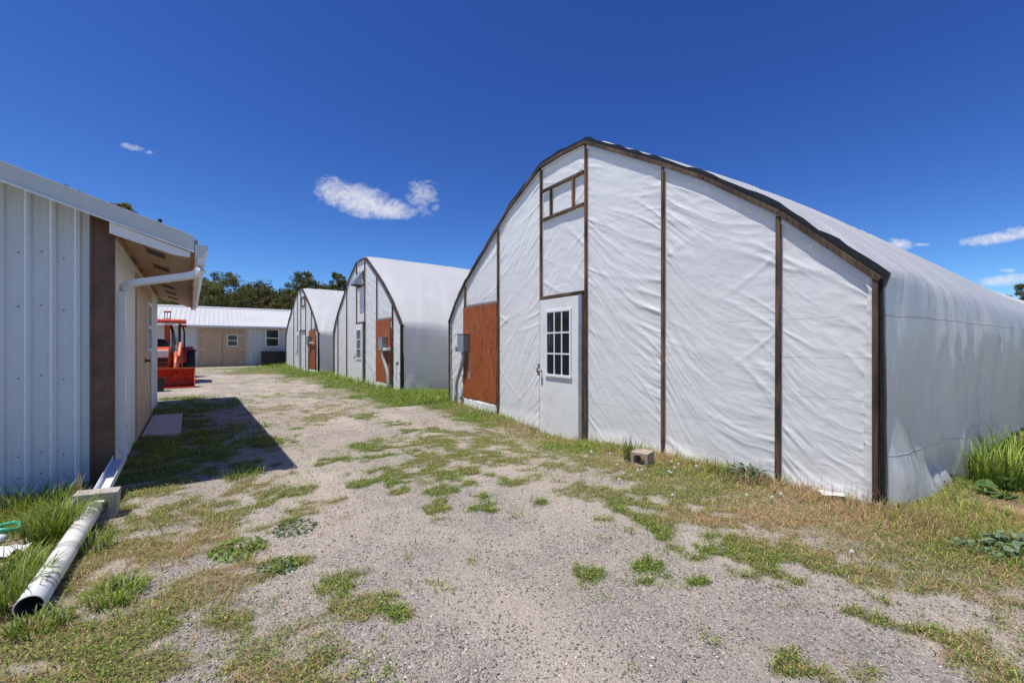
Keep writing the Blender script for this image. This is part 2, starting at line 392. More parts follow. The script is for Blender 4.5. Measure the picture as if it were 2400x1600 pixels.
def veg(X, Y):
    """cover, dryness, height of the growth at ground points"""
    X = np.asarray(X, float); Y = np.asarray(Y, float)
    n1 = fbm(X*1.3, Y*1.3, 21, 4)-.5; n2 = fbm(X*5, Y*5, 31, 3)-.5; n3 = fbm(X*13, Y*13, 37, 2)-.5
    cov = np.zeros_like(X); dsum = np.zeros_like(X)+1e-4; dry = np.zeros_like(X)+.3e-4
    for (x, y, rx, ry, c, d) in SP:
        m = (np.abs(X-x) < 2.2*rx) & (np.abs(Y-y) < 2.2*ry)
        if not m.any(): continue
        q = ((X[m]-x)/rx)**2+((Y[m]-y)/ry)**2
        g = np.clip(.82-.52*q+n1[m]*1.3+n2[m]*3.2+n3[m]*2.0, 0, 1)*c
        g = np.maximum(g, np.clip(.16*np.exp(-q*.30)*(1+n3[m]*3)-.03, 0, 1)*c)
        cov[m] = np.maximum(cov[m], g); dsum[m] += g; dry[m] += g*d
    h = np.full_like(X, .045)
    tr_ = np.exp(-((X-(.15-.12*(Y-4)))/1.3)**2)*sstep(2.6, 4.0, Y)
    sp = np.clip((n2*1.7+n3*1.6+n1*1.2-.50+.16*tr_)*3, 0, 1)*.6
    cov = np.maximum(cov, sp); dsum += sp*.3; dry += sp*.12
    # strips of growth along the three end walls
    for k, wd in ((0, .75), (1, 1.25), (2, 1.5)):
        s, o = gloc(k, X, Y)
        inb = (s > -2.6) & (s < W+2.4) & (o > -.6)
        g = np.where(inb, sstep(wd+.6, wd-.45, o+n1*1.1+n2*.7), 0)
        if k == 0: g = g*(.55+.45*sstep(7.2, 6.0, s)*0+.45*sstep(2.6, 2.0, np.abs(s-3.6)+1.2*0)*0+.45)
        d = (.42 if k == 0 else 0) + n1*(.6 if k == 0 else .2)
        if k == 0: d = d + .25*sstep(2.2, .2, s)-.15*sstep(6, 8, s)
        cov = np.maximum(cov, g); dsum += g*1.5; dry += g*d*1.5
        h = np.maximum(h, np.where(inb, .05+(.11 if k else .05)*sstep(wd, .1, o), 0))
        # gaps between the houses and everything beside them
        gap = (o <= 0) & ((s < 0) | (s > W))
        cov = np.where(gap & (s > -4) & (s < W+4), np.maximum(cov, .95), cov)
    # strip along the shed
    a, o = sloc(X, Y)
    g = np.where((a > -.2) & (a < 7.5), sstep(.8, .4, np.abs(o-.4)+n1*1.2), 0)*(.25+.7*sstep(-.1, .1, n1+n2*.4))
    cov = np.maximum(cov, g); dsum += g; dry += g*.15
    h = np.maximum(h, np.where((a > .1) & (a < 7.5) & (o < 1.5), .085*sstep(-.1, .15, n1+n2*.6), 0))
    h = np.maximum(h, np.where((a > -1.6) & (a < .1) & (o < -.15), .08, 0))
    # around the near gable and the downpipe
    g = np.where((a < -.05) & (o < .3), sstep(-1.6, -.9, o+a*.3+1.2+n1*.6), 0)
    # right-hand corner beyond the nearest house
    s, o2 = gloc(0, X, Y)
    g = np.where((s < 0), sstep(1.2, .4, o2+.35*s*0+n1*1.0), 0)*.9
    cov = np.maximum(cov, g); dsum += g; dry += g*(.45+n1*.9)
    # behind everything: rough grass
    far = (Y > 36.4+.707*X) | (X > 9) | ((X < -13) & (Y < 15)) | (X < -22)
    cov = np.where(far, np.maximum(cov, .7), cov)
    dr = dry/dsum
    return np.clip(cov, 0, 1), np.clip(dr+(n1*.7+n2*.3)*np.clip(dr*3+.25, 0, 1), 0, 1), h
def blocked(X, Y):
    b = np.zeros(np.shape(X), bool)
    for k in range(3):
        s, o = gloc(k, X, Y); b |= (s > -.02) & (s < W+.02) & (o < .03) & (o > -GH[k]['L'])
    a, o = sloc(X, Y)
    b |= (a > 0) & (a < 6.42) & (o < 0) & (o > -7)
    b |= (a > 2.2) & (a < 4.3) & (o > 0) & (o < .46)
    px_, py_ = -2.195, 1.92; qx, qy = -.76, 1.06; t = np.clip(((X-px_)*qx+(Y-py_)*qy)/(qx*qx+qy*qy), 0, 1)
    b |= np.hypot(X-px_-t*qx, Y-py_-t*qy) < .075      # the drain pipe lies here
    return b

# ------------------------------------------------------------------ ground sheet
def ground():
    def axis(lo, hi, fine, outer):
        mid = np.arange(lo, hi+1e-6, fine)
        r = [hi]; st = fine
        while r[-1] < outer: st *= 1.22; r.append(r[-1]+st)
        l = [lo]; st = fine
        while l[-1] > -outer: st *= 1.22; l.append(l[-1]-st)
        return np.concatenate([np.array(l[1:])[::-1], mid, np.array(r[1:])])
    xs = axis(-9, 7, .06, 900); ys = axis(.6, 14, .06, 900)
    X, Y = np.meshgrid(xs, ys)
    Z = terrain(X, Y)
    c, d, h = veg(X, Y)
    Z = Z + .012*c*(fbm(X*7, Y*7, 77, 2))*(np.hypot(X, Y) < 40)
    col = np.stack([c, d, fbm(X*.8, Y*.8, 5, 4)], -1)
    n = NT('gravel_and_soil')
    a = n.N('Attribute'); a.attribute_name = 'Col'
    sp = n.N('SeparateColor'); n.L(a.outputs['Color'], sp.inputs[0])
    cov, dry, big = sp.outputs
    P = n.co()
    v1 = n.N('TexVoronoi'); v1.inputs['Scale'].default_value = 100; v1.inputs['Randomness'].default_value = 1; n.L(P, v1.inputs['Vector'])
    v2 = n.N('TexVoronoi'); v2.inputs['Scale'].default_value = 260; n.L(P, v2.inputs['Vector'])
    s1 = n.N('SeparateColor'); n.L(v1.outputs['Color'], s1.inputs[0])
    s2 = n.N('SeparateColor'); n.L(v2.outputs['Color'], s2.inputs[0])
    c1 = n.ramp(s1.outputs[0], [(0, (.11, .105, .105)), (.3, (.25, .232, .22)), (.65, (.40, .365, .335)), (.92, (.53, .485, .435)), (1, (.74, .70, .64))])
    c2 = n.ramp(s2.outputs[1], [(0, (.16, .15, .145)), (.5, (.36, .33, .30)), (1, (.57, .52, .465))])
    dust = n.ramp(n.noise(5, 6, P, .7), [(.40, 0.0), (.62, 1.0)])
    col1 = n.mix(n.ramp(n.noise(30, 4, P), [(.42, 0.0), (.58, 1.0)]), c1, c2)
    col1 = n.mix(n.math('MULTIPLY', dust, .5), col1, (.49, .43, .37))
    col1 = n.mix(n.ramp(n.noise(.7, 5, P, .6), [(.40, 0.0), (.68, .40)]), col1, (.46, .405, .345))
    cr = n.ramp(v1.outputs['Distance'], [(.45, 1.05), (.85, .58)])  # gaps between stones darkened, crevice shade painted into the colour
    col1 = n.mix(n.ramp(n.noise(2.2, 5, P, .65), [(.38, .25), (.62, 1.0)]), col1, n.mix(1.0, col1, cr, 'MULTIPLY'))
    mr = n.N('Mapping'); mr.vector_type = 'TEXTURE'; mr.inputs['Rotation'].default_value = (0, 0, R(34)); mr.inputs['Scale'].default_value = (.9, 7, 1); n.L(P, mr.inputs[0])
    col1 = n.mix(n.ramp(n.noise(1.3, 4, mr.outputs[0], .55), [(.45, 0.0), (.60, .45)]), col1, (.50, .445, .38))
    dk = n.ramp(n.noise(.9, 5, P, .6), [(.36, (.97, .945, .90)), (.66, (1.29, 1.235, 1.145))])
    col1 = n.mix(1.0, col1, dk, 'MULTIPLY')
    soil = n.ramp(n.noise(22, 6, P, .75), [(.3, (.13, .10, .05)), (.5, (.29, .22, .13)), (.72, (.48, .37, .24))])
    green = n.ramp(n.noise(30, 6, P, .75), [(.3, (.045, .075, .018)), (.55, (.12, .16, .04)), (.75, (.26, .26, .09))])
    gm = n.mix(dry, green, soil)
    edge = n.math('ADD', cov, n.math('MULTIPLY', n.math('SUBTRACT', n.noise(14, 5, P, .7), .5), 1.1))
    fac = n.ramp(edge, [(.28, 0.0), (.75, 1.0)])
    n.set(n.mix(fac, col1, gm), .92, 0, .15)
    hh = n.math('ADD', n.math('MULTIPLY', v1.outputs['Distance'], -.7), n.math('MULTIPLY', n.noise(60, 6, P, .7), 1.0))
    hh = n.math('ADD', hh, n.math('MULTIPLY', v2.outputs['Distance'], -.25))
    n.bump(hh, .015, .9)
    o = grid_mesh('ground', np.stack([X, Y, Z], -1), n.m, None, True, col, flip=False)
    tag(o, 'gravel drive and rough ground with weeds', None, kind='structure')
ground()

# ------------------------------------------------------------------ loose gravel
def stones():
    N = 75000
    D = 1.3*np.exp(RNG.random(N)*math.log(7.5/1.3))
    X = (RNG.random(N)*2-1)*(1.28*D+.3); Y = D
    c, d, h = veg(X, Y)
    keep = (RNG.random(N) > c*1.1) & ~blocked(X, Y) & (fbm(X*3, Y*3, 55, 3) > .30+.25*RNG.random(N)-.12)
    X, Y = X[keep], Y[keep]; n = len(X); Dk = Y
    ico = np.array([[0, 0, 1], [.9, 0, .35], [.28, .85, .4], [-.73, .53, .3], [-.7, -.55, .4], [.3, -.85, .3], [.1, .05, -.5]])
    F = np.array([[0, 1, 2], [0, 2, 3], [0, 3, 4], [0, 4, 5], [0, 5, 1], [6, 2, 1], [6, 3, 2], [6, 4, 3], [6, 5, 4], [6, 1, 5]])
    sz = (.0018+.0048*RNG.random(n)**3)*(1+.10*(Dk-1.5)); big = RNG.random(n) < .006; sz = np.where(big, sz*1.9, sz)
    A = RNG.random(n)*6.283
    V = ico[None]*(1+.5*(RNG.random((n, 7, 3))-.5))
    V = V*np.stack([sz*(1+.5*RNG.random(n)), sz, sz*(.5+.4*RNG.random(n))], -1)[:, None, :]
    ca, sa = np.cos(A)[:, None], np.sin(A)[:, None]
    Vx = V[..., 0]*ca-V[..., 1]*sa+X[:, None]; Vy = V[..., 0]*sa+V[..., 1]*ca+Y[:, None]
    Vz = V[..., 2]+(terrain(X, Y)+sz*.15)[:, None]
    t = RNG.random(n)
    base = np.array([[.12, .115, .12], [.22, .205, .20], [.36, .335, .31], [.46, .42, .38], [.68, .65, .60], [.44, .33, .26]])
    idx = np.searchsorted([.22, .52, .76, .92, .965], t); col = base[idx]*(.95+.4*RNG.random((n, 1)))*np.array([1.06, 1.0, .93])
    FF = (F[None]+np.arange(n)[:, None, None]*7).reshape(-1, 3)
    o = mesh_np('gravel', np.stack([Vx, Vy, Vz], -1).reshape(-1, 3), FF, M['stone'], None, False, np.repeat(col, 7, 0))
    tag(o, 'loose grey and beige gravel scattered over the drive', 'gravel', kind='stuff')
stones()

# ------------------------------------------------------------------ grasses and weeds
def blades(X, Y, Z, H, wdt, col, lean=.5, name='grass', mat=None, dirs=None):
    n = len(X); A = RNG.random(n)*6.283 if dirs is None else dirs
    dx, dy = np.cos(A), np.sin(A); px, py = -dy, dx
    ln = H*lean*(.3+RNG.random(n))
    def P(t, wf):
        ox = ln*t*t; z = H*(t-.12*t*t*lean)
        return [np.stack([X+dx*ox+s*px*wdt*wf, Y+dy*ox+s*py*wdt*wf, Z+z], -1) for s in (-1, 1)]
    b, m, u = P(0, .7), P(.5, .85), P(.82, .5)
    tip = np.stack([X+dx*ln*1.15, Y+dy*ln*1.15, Z+H*(.95-.1*lean)], -1)
    V = np.stack([b[0], b[1], m[0], m[1], u[0], u[1], tip], 1).reshape(-1, 3)
    k = np.arange(n)[:, None]*7
    flat = np.concatenate([k+0, k+1, k+3, k+2, k+2, k+3, k+5, k+4, k+4, k+5, k+6], 1).ravel()
    sizes = np.tile(np.array([4, 4, 3], np.int32), n)
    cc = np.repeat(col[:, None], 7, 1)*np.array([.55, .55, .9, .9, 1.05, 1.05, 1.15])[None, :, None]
    return V, flat, sizes, cc.reshape(-1, 3)
def sample(N, d0, d1, side=1.3):
    D = np.sqrt(d0*d0+RNG.random(N)*(d1*d1-d0*d0))
    X = (RNG.random(N)*2-1)*(side*D+.3); return X, D
GREEN = np.array([[.115, .19, .022], [.205, .29, .032], [.33, .40, .055], [.165, .225, .035]])
DRY = np.array([[.64, .40, .22], [.74, .53, .31], [.46, .27, .16], [.54, .42, .18]])
def grow():
    packs = {'grass': [], 'dry_grass': [], 'low_weeds': []}
    for (d0, d1, N, s) in ((1.2, 3.2, 190000, .8), (3.2, 6, 210000, 1.0), (6, 11, 140000, 1.6), (11, 20, 100000, 2.5), (20, 31, 70000, 3.9)):
        X, Y = sample(N, d0, d1)
        c, d, h = veg(X, Y)
        keep = (RNG.random(N) < c**1.25) & ~blocked(X, Y)
        X, Y, c, d, h = X[keep], Y[keep], c[keep], d[keep], h[keep]
        Z = terrain(X, Y)
        n = len(X); r = RNG.random(n)
        # broad-leaf low weeds dominate the patches on the gravel, blades the strips
        isdry = RNG.random(n) < .05+np.clip(d*1.05, 0, .9)*(1-.9*(h > .1))
        tall = h > .06
        isblade = RNG.random(n) < np.where(tall, .66, .13)
        g = ~isdry & isblade
        if g.any():
            col = GREEN[RNG.integers(0, 4, g.sum())]*(.95+.7*RNG.random((g.sum(), 1)))
            H = (h[g]*(.4+.9*RNG.random(g.sum())))*(.75+.25*s)*.85
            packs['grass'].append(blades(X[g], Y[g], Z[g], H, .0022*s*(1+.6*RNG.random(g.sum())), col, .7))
        g = isdry
        if g.any():
            col = DRY[RNG.integers(0, 4, g.sum())]*(.7+.6*RNG.random((g.sum(), 1)))
            H = (h[g]*.7*(.3+.9*RNG.random(g.sum())))*(.8+.2*s)
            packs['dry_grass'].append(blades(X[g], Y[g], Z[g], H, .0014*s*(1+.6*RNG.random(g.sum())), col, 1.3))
        g = ~isdry & ~isblade; m = int(g.sum())
        if m:
            rep = 3
            Xg = np.repeat(X[g], rep)+RNG.normal(0, .012*s, m*rep); Yg = np.repeat(Y[g], rep)+RNG.normal(0, .012*s, m*rep)
            hz = np.repeat(h[g], rep)*.55*RNG.random(m*rep)+.004; k = m*rep
            A = RNG.random(k)*6.283; L = .009*s*(.6+.8*RNG.random(k)); w = L*.42; pt = (RNG.random(k)-.25)*.9
            ux = np.stack([np.cos(A)*np.cos(pt), np.sin(A)*np.cos(pt), np.sin(pt)], -1); rl = RNG.normal(0, .5, k)
            vx = np.stack([-np.sin(A)*np.cos(rl), np.cos(A)*np.cos(rl), np.sin(rl)], -1)
            P0 = np.stack([Xg, Yg, np.repeat(Z[g], rep)+hz], -1)
            V = np.stack([P0, P0+ux*L[:, None]*.55+vx*w[:, None], P0+ux*L[:, None]*1.15, P0+ux*L[:, None]*.55-vx*w[:, None]], 1).reshape(-1, 3)
            kk = np.arange(k)[:, None]*4+np.arange(4)[None]
            col = GREEN[RNG.integers(0, 4, k)]*np.array([.95, 1.0, 1.0])*(.50+1.35*RNG.random((k, 1))**1.3)
            packs['low_weeds'].append((V, kk.ravel(), np.full(k, 4, np.int32), np.repeat(col, 4, 0)))
    n = 900; sx = RNG.random(n)**1.3*5.4-.5; so = RNG.random(n)**1.5*.45+.04; th = GH[0]['th']; k_ = ~((sx > 3.2) & (sx < 4.3) & (so < .3)); sx, so = sx[k_], so[k_]; n = len(sx)
    X = GH[0]['C'][0]-sx*math.sin(th)-so*math.cos(th); Y = GH[0]['C'][1]+sx*math.cos(th)-so*math.sin(th)
    packs['dry_grass'].append(blades(X, Y, terrain(X, Y), .09+.17*RNG.random(n)**2, .0016*np.ones(n), DRY[RNG.integers(0, 4, n)]*(.6+.5*RNG.random((n, 1))), .5))
    info = {'grass': ('short green grass along the greenhouse walls and between the wheel tracks', 'grass'),
            'dry_grass': ('bleached dry grass and straw litter mixed through the weeds', 'dry grass'),
            'low_weeds': ('mats of small leaved weeds spreading over the gravel', 'weeds')}
    for nm, lst in packs.items():
        off = 0; VV = []; FF = []; SS = []; CC = []
        for V, f, s, c in lst: VV.append(V); FF.append(f+off); SS.append(s); CC.append(c); off += len(V)
        o = mesh_np(nm, np.concatenate(VV), np.concatenate(FF), M['leaf'], None, False, np.concatenate(CC), np.concatenate(SS))
        tag(o, info[nm][0], info[nm][1], kind='stuff')
grow()

# clumps that stand out: each a plant of its own
def clump(x, y, n, H, rad, label, lean=.6, wd=.004, pal=GREEN, mul=1.0, group=None, seeds=0, name='grass_clump', z=None):
    A = RNG.random(n)*6.283; r = rad*np.sqrt(RNG.random(n))
    X = r*np.cos(A); Y = r*np.sin(A)
    Hh = H*(.45+.6*RNG.random(n)); col = pal[RNG.integers(0, len(pal), n)]*(.7+.6*RNG.random((n, 1)))*mul
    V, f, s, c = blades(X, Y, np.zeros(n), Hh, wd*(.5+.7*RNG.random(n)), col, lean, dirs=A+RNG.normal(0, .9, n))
    o = mesh_np(name, V, f, M['leaf'], None, False, c, s); o.location = (x, y, tz(x, y) if z is None else z)
    return tag(o, label, 'grass clump' if name == 'grass_clump' else 'weed', group)
x, y = at(1490, 1085); clump(x, y+.1, 90, .30, .10, 'dark green bladed grass clump behind the small block at the greenhouse wall', .35, .004, GREEN, .7)
x, y = at(1690, 1118); clump(x, y+.05, 60, .18, .12, 'grass clump against the end wall just right of the small block', .5, .003)
for (px, py, n, H, r, lb) in ((2395, 1150, 340, .42, .22, 'tall lush grass clump at the right edge beside the greenhouse side'), (2450, 1110, 300, .45, .3, 'tall grass clump farther along the greenhouse side wall')):
    x, y = at(px, py); clump(x, y+.15, n, H, r, lb, .5, .005, GREEN, 1.25)
for (px, py, n, H, r, lb) in ((125, 1268, 380, .28, .12, 'tall green grass clump in front of the ribbed gable wall'),
                              (168, 1240, 260, .27, .07, 'tall grass clump pressed against the left side of the pipe block'),
                              (75, 1200, 260, .24, .22, 'wide leafy grass clump below the ribbed gable at the left edge'),
                              (-15, 1430, 420, .22, .18, 'grass clump left of the open pipe end in the bottom left corner'),
                              (95, 1478, 260, .075, .10, 'yellow green grass clump right in front of the open pipe end'),
                              (45, 1350, 220, .16, .12, 'grass clump leaning along the left side of the white pipe'),
                              (275, 1405, 240, .10, .11, 'bright spreading grass clump right of the white pipe'),
                              (215, 1290, 120, .14, .10, 'small grass clump in the shade right of the white pipe')):
    x, y = at(px, py); clump(x, y, n, H, r, lb, .7, .0035, GREEN, 1.0 if 'bright' not in lb else 1.35)
x, y = at(178, 1205); clump(x, y, 26, .36, .05, 'straw coloured dry grass stalks standing left of the pipe block', .25, .002, DRY)
x, y = at(565, 1115); clump(x, y+.05, 150, .10, .18, 'leafy green weed at the tip of the eave shadow', .8, .004, GREEN, 1.25, name='leafy_weed')

def rosette(x, y, label, n, R0, H, L, col, lob=True, name='broadleaf_weed'):
    """broad lobed leaves on short stalks"""
    V = []; Fc = []; Cc = []
    for i in range(n):
        a = random.random()*6.283; r = R0*math.sqrt(random.random()); z = H*(1-(r/R0)**2)*random.uniform(.4, 1)+.01
        l = L*random.uniform(.6, 1.1); w = l*random.uniform(.28, .42); pitch = random.uniform(-.3, .7); roll = random.uniform(-.6, .6)
        d = Vector((math.cos(a)*math.cos(pitch), math.sin(a)*math.cos(pitch), math.sin(pitch)))
        s = Vector((-math.sin(a), math.cos(a), 0)); s = (s*math.cos(roll)+Vector((0, 0, 1))*math.sin(roll)).normalized()
        p = Vector((r*math.cos(a), r*math.sin(a), z)); b = len(V); up = d.cross(s)
        K = 7; c = Vector(col)*random.uniform(.6, 1.35)
        for k in range(K):
            t = k/(K-1); ww = w*math.sin(math.pi*min(1, t*.9+.08))*(1.0 if not lob or k % 2 else .62)
            m = p+d*l*t-Vector((0, 0, 1))*(.35*l*t*t)
            for sg in (-1, 0, 1): V.append(m+s*ww*sg-up*(.18*ww if sg == 0 else 0)); Cc.append(tuple(c*(.8 if sg == 0 else 1)))
        for k in range(K-1):
            for q in (0, 1): Fc.append((b+3*k+q, b+3*k+q+1, b+3*k+q+4, b+3*k+q+3))
    o = mesh_np(name, np.array([tuple(v) for v in V]), np.array(Fc), M['leaf'], None, True, np.array(Cc))
    o.location = (x, y, tz(x, y)); return tag(o, label, 'weed')
x, y = at(2375, 1300); rosette(x, y, 'large grey green thistle with lobed leaves at the lower right edge', 170, .15, .12, .06, (.26, .35, .19))
x, y = at(2290, 1290); rosette(x, y, 'smaller thistle rosette left of the large grey green thistle', 80, .12, .06, .045, (.18, .26, .12))
x, y = at(2395, 1170); rosette(x, y+.1, 'pale broad leaved weed below the tall grass at the right edge', 26, .16, .14, .14, (.14, .24, .07), False)
x, y = at(1755, 1125); rosette(x, y+.05, 'leafy thistle clump against the wall left of the dark third stud', 120, .20, .13, .065, (.12, .19, .09))
x, y = at(560, 1290); rosette(x, y, 'bright green low weed alone on the gravel at left', 200, .15, .045, .026, (.19, .32, .05), False)
x, y = at(690, 1240); rosette(x, y, 'dark green flat weed on the gravel right of the dry strip', 170, .13, .03, .024, (.09, .18, .05), False)
x, y = at(655, 1330); rosette(x, y, 'small dark green mat weed in the middle of the left gravel', 130, .10, .025, .022, (.08, .17, .05), False)

# dandelion clocks
DL = [(1446, 1091), (1453, 1120), (1427, 1055), (1496, 1102), (1506, 1102), (1567, 1102), (1575, 1104), (1581, 1098), (1576, 1081), (1588, 1083), (1577, 1157),
      (1754, 1163), (1832, 1165), (1811, 1168), (1384, 1058), (1374, 1070), (1390, 1055), (1190, 1000), (1201, 1001), (1994, 1290), (1630, 1098)]
dproto = None
for i, (px, py) in enumerate(DL):
    x, y = at(px, py, .05)
    if dproto is None:
        m = MB()
        for k in range(60):      # fluffy ball of fine spokes
            a = random.random()*6.283; z = random.uniform(-1, 1); r = math.sqrt(1-z*z); d = Vector((r*math.cos(a), r*math.sin(a), z))*.012
            m.bar(Vector((0, 0, .085)), Vector((0, 0, .085))+d, .0022, .0022)
        h = bpy.data.objects.new('dandelion', None); h.empty_display_size = .05; link(h)
        m.build('seed_head', M['dandelion'], h)
        MB().tube([(0, 0, 0), (.004, .002, .045), (0, 0, .085)], .0014, 5).build('stem', M['stem'], h)
        dproto = h
    else:
        h = dproto.copy(); COL.objects.link(h)
        for ch in dproto.children:
            c = ch.copy(); COL.objects.link(c); c.parent = h
    tag(h, 'white dandelion seed head in the weeds before the near greenhouse', 'dandelion', 'dandelion seed heads in the weeds')
    h.location = (x, y, tz(x, y)-.02); h.rotation_euler = (random.uniform(-.2, .2), random.uniform(-.2, .2), i); h.scale = (1, 1, random.uniform(.7, 1.15))

# ------------------------------------------------------------------ greenhouses
def top_z(s):
    return np.interp(s, [p[0] for p in PROF], [p[1] for p in PROF])
def fold(v, p=3): return (1-np.abs(2*v-1))**p
def front_disp(s, z, studs, seed, rich=1.0):
    y = np.zeros_like(s)
    for i in range(len(studs)-1):
        a, b = studs[i], studs[i+1]; m = (s >= a) & (s <= b); L = b-a
        S_, Z_ = s[m], z[m]; t = (b-S_)/L
        if b < 3.4:
            Dd = .60*L*(1.7-.75*np.clip(Z_/3, 0, 1)); p = Z_+Dd*(1-np.exp(-2.0*t))*(.7+.6*vnoise(S_*.5, Z_*.6, seed+4))+.05*vnoise(S_*2, Z_*2, seed)
            kx = 15
        elif a > 4.1:
            p = Z_-1.25*L*t*(.75+.4*vnoise(S_*1.1, Z_*.7, seed+3)); kx = 13
        else:
            p = Z_+.9*(t-.5)**2*2; kx = 10
        q = t*1.6+i*17
        f1 = fold(fbm(p*kx*.5, q, seed+1, 2), 2.2)
        f2 = fold(fbm(p*kx*1.1+40, q*2.2, seed+2, 2), 2.6)
        patch = sstep(.30, .65, fbm(S_*1.1, Z_*1.1, seed+5, 2))
        edge = np.exp(-t/.22)+np.exp(-(1-t)/.22)
        am = (.42+.58*np.clip(edge, 0, 1))*(.40+.60*patch)
        d = .0110*f1*am+.0070*f2*am+.004*(fbm(S_*5, Z_*5, seed+21, 3)-.5)
        rr_ = random.Random(seed*7+i)
        for e in (0, 1):
            for c_ in range(int(11*float(max(top_z(a), top_z(b)))/3)):
                z0 = rr_.uniform(.1, float(top_z(a if e else b))-.05); t0 = float(e); ln = rr_.uniform(.25, .85)*min(L, 1.3); wd = rr_.uniform(.010, .024); A_ = rr_.uniform(.004, .0105)
                sl = (rr_.uniform(.25, 1.1) if z0 > 1.2 else rr_.uniform(.5, 1.6))*(-1 if b < 3.4 else 1)*(1 if rr_.random() < .95 else -1)
                if 3.4 <= b <= 4.4: sl = rr_.uniform(-1.2, 1.2)
                u_ = (t-t0)*L*(1 if e == 0 else -1); w_ = Z_-z0-(sl*u_*(1 if e == 0 else -1))*np.exp(-np.abs(u_)*.5)
                d += A_*np.exp(-(w_/(wd*(1+2.2*np.abs(u_)/ln)))**2)*np.clip(1-u_/ln, 0, 1)*(1-np.exp(-np.abs(u_)/.03))
        # tight puckers at the staples
        dist = np.minimum(t, 1-t)*L
        d += .0040*(vnoise(Z_*26, t*2, seed+7)-.5)*np.exp(-dist/.06)
        d += .012*np.sin(np.pi*t)*(vnoise(S_*.7, Z_*.8, seed+9)-.3)
        d *= sstep(0, .05, dist)*.75+.25
        y[m] = d*rich
    return y
def chaikin(P, n=2):
    for _ in range(n):
        Q = [P[0]]
        for a, b in zip(P[:-1], P[1:]): Q += [.75*a+.25*b, .25*a+.75*b]
        P = np.array(Q+[P[-1]])
    return P
def resample(P, n):
    d = np.concatenate([[0], np.cumsum(np.hypot(*np.diff(P, axis=0).T))]); t = np.linspace(0, d[-1], n)
    return np.stack([np.interp(t, d, P[:, 0]), np.interp(t, d, P[:, 1])], 1)

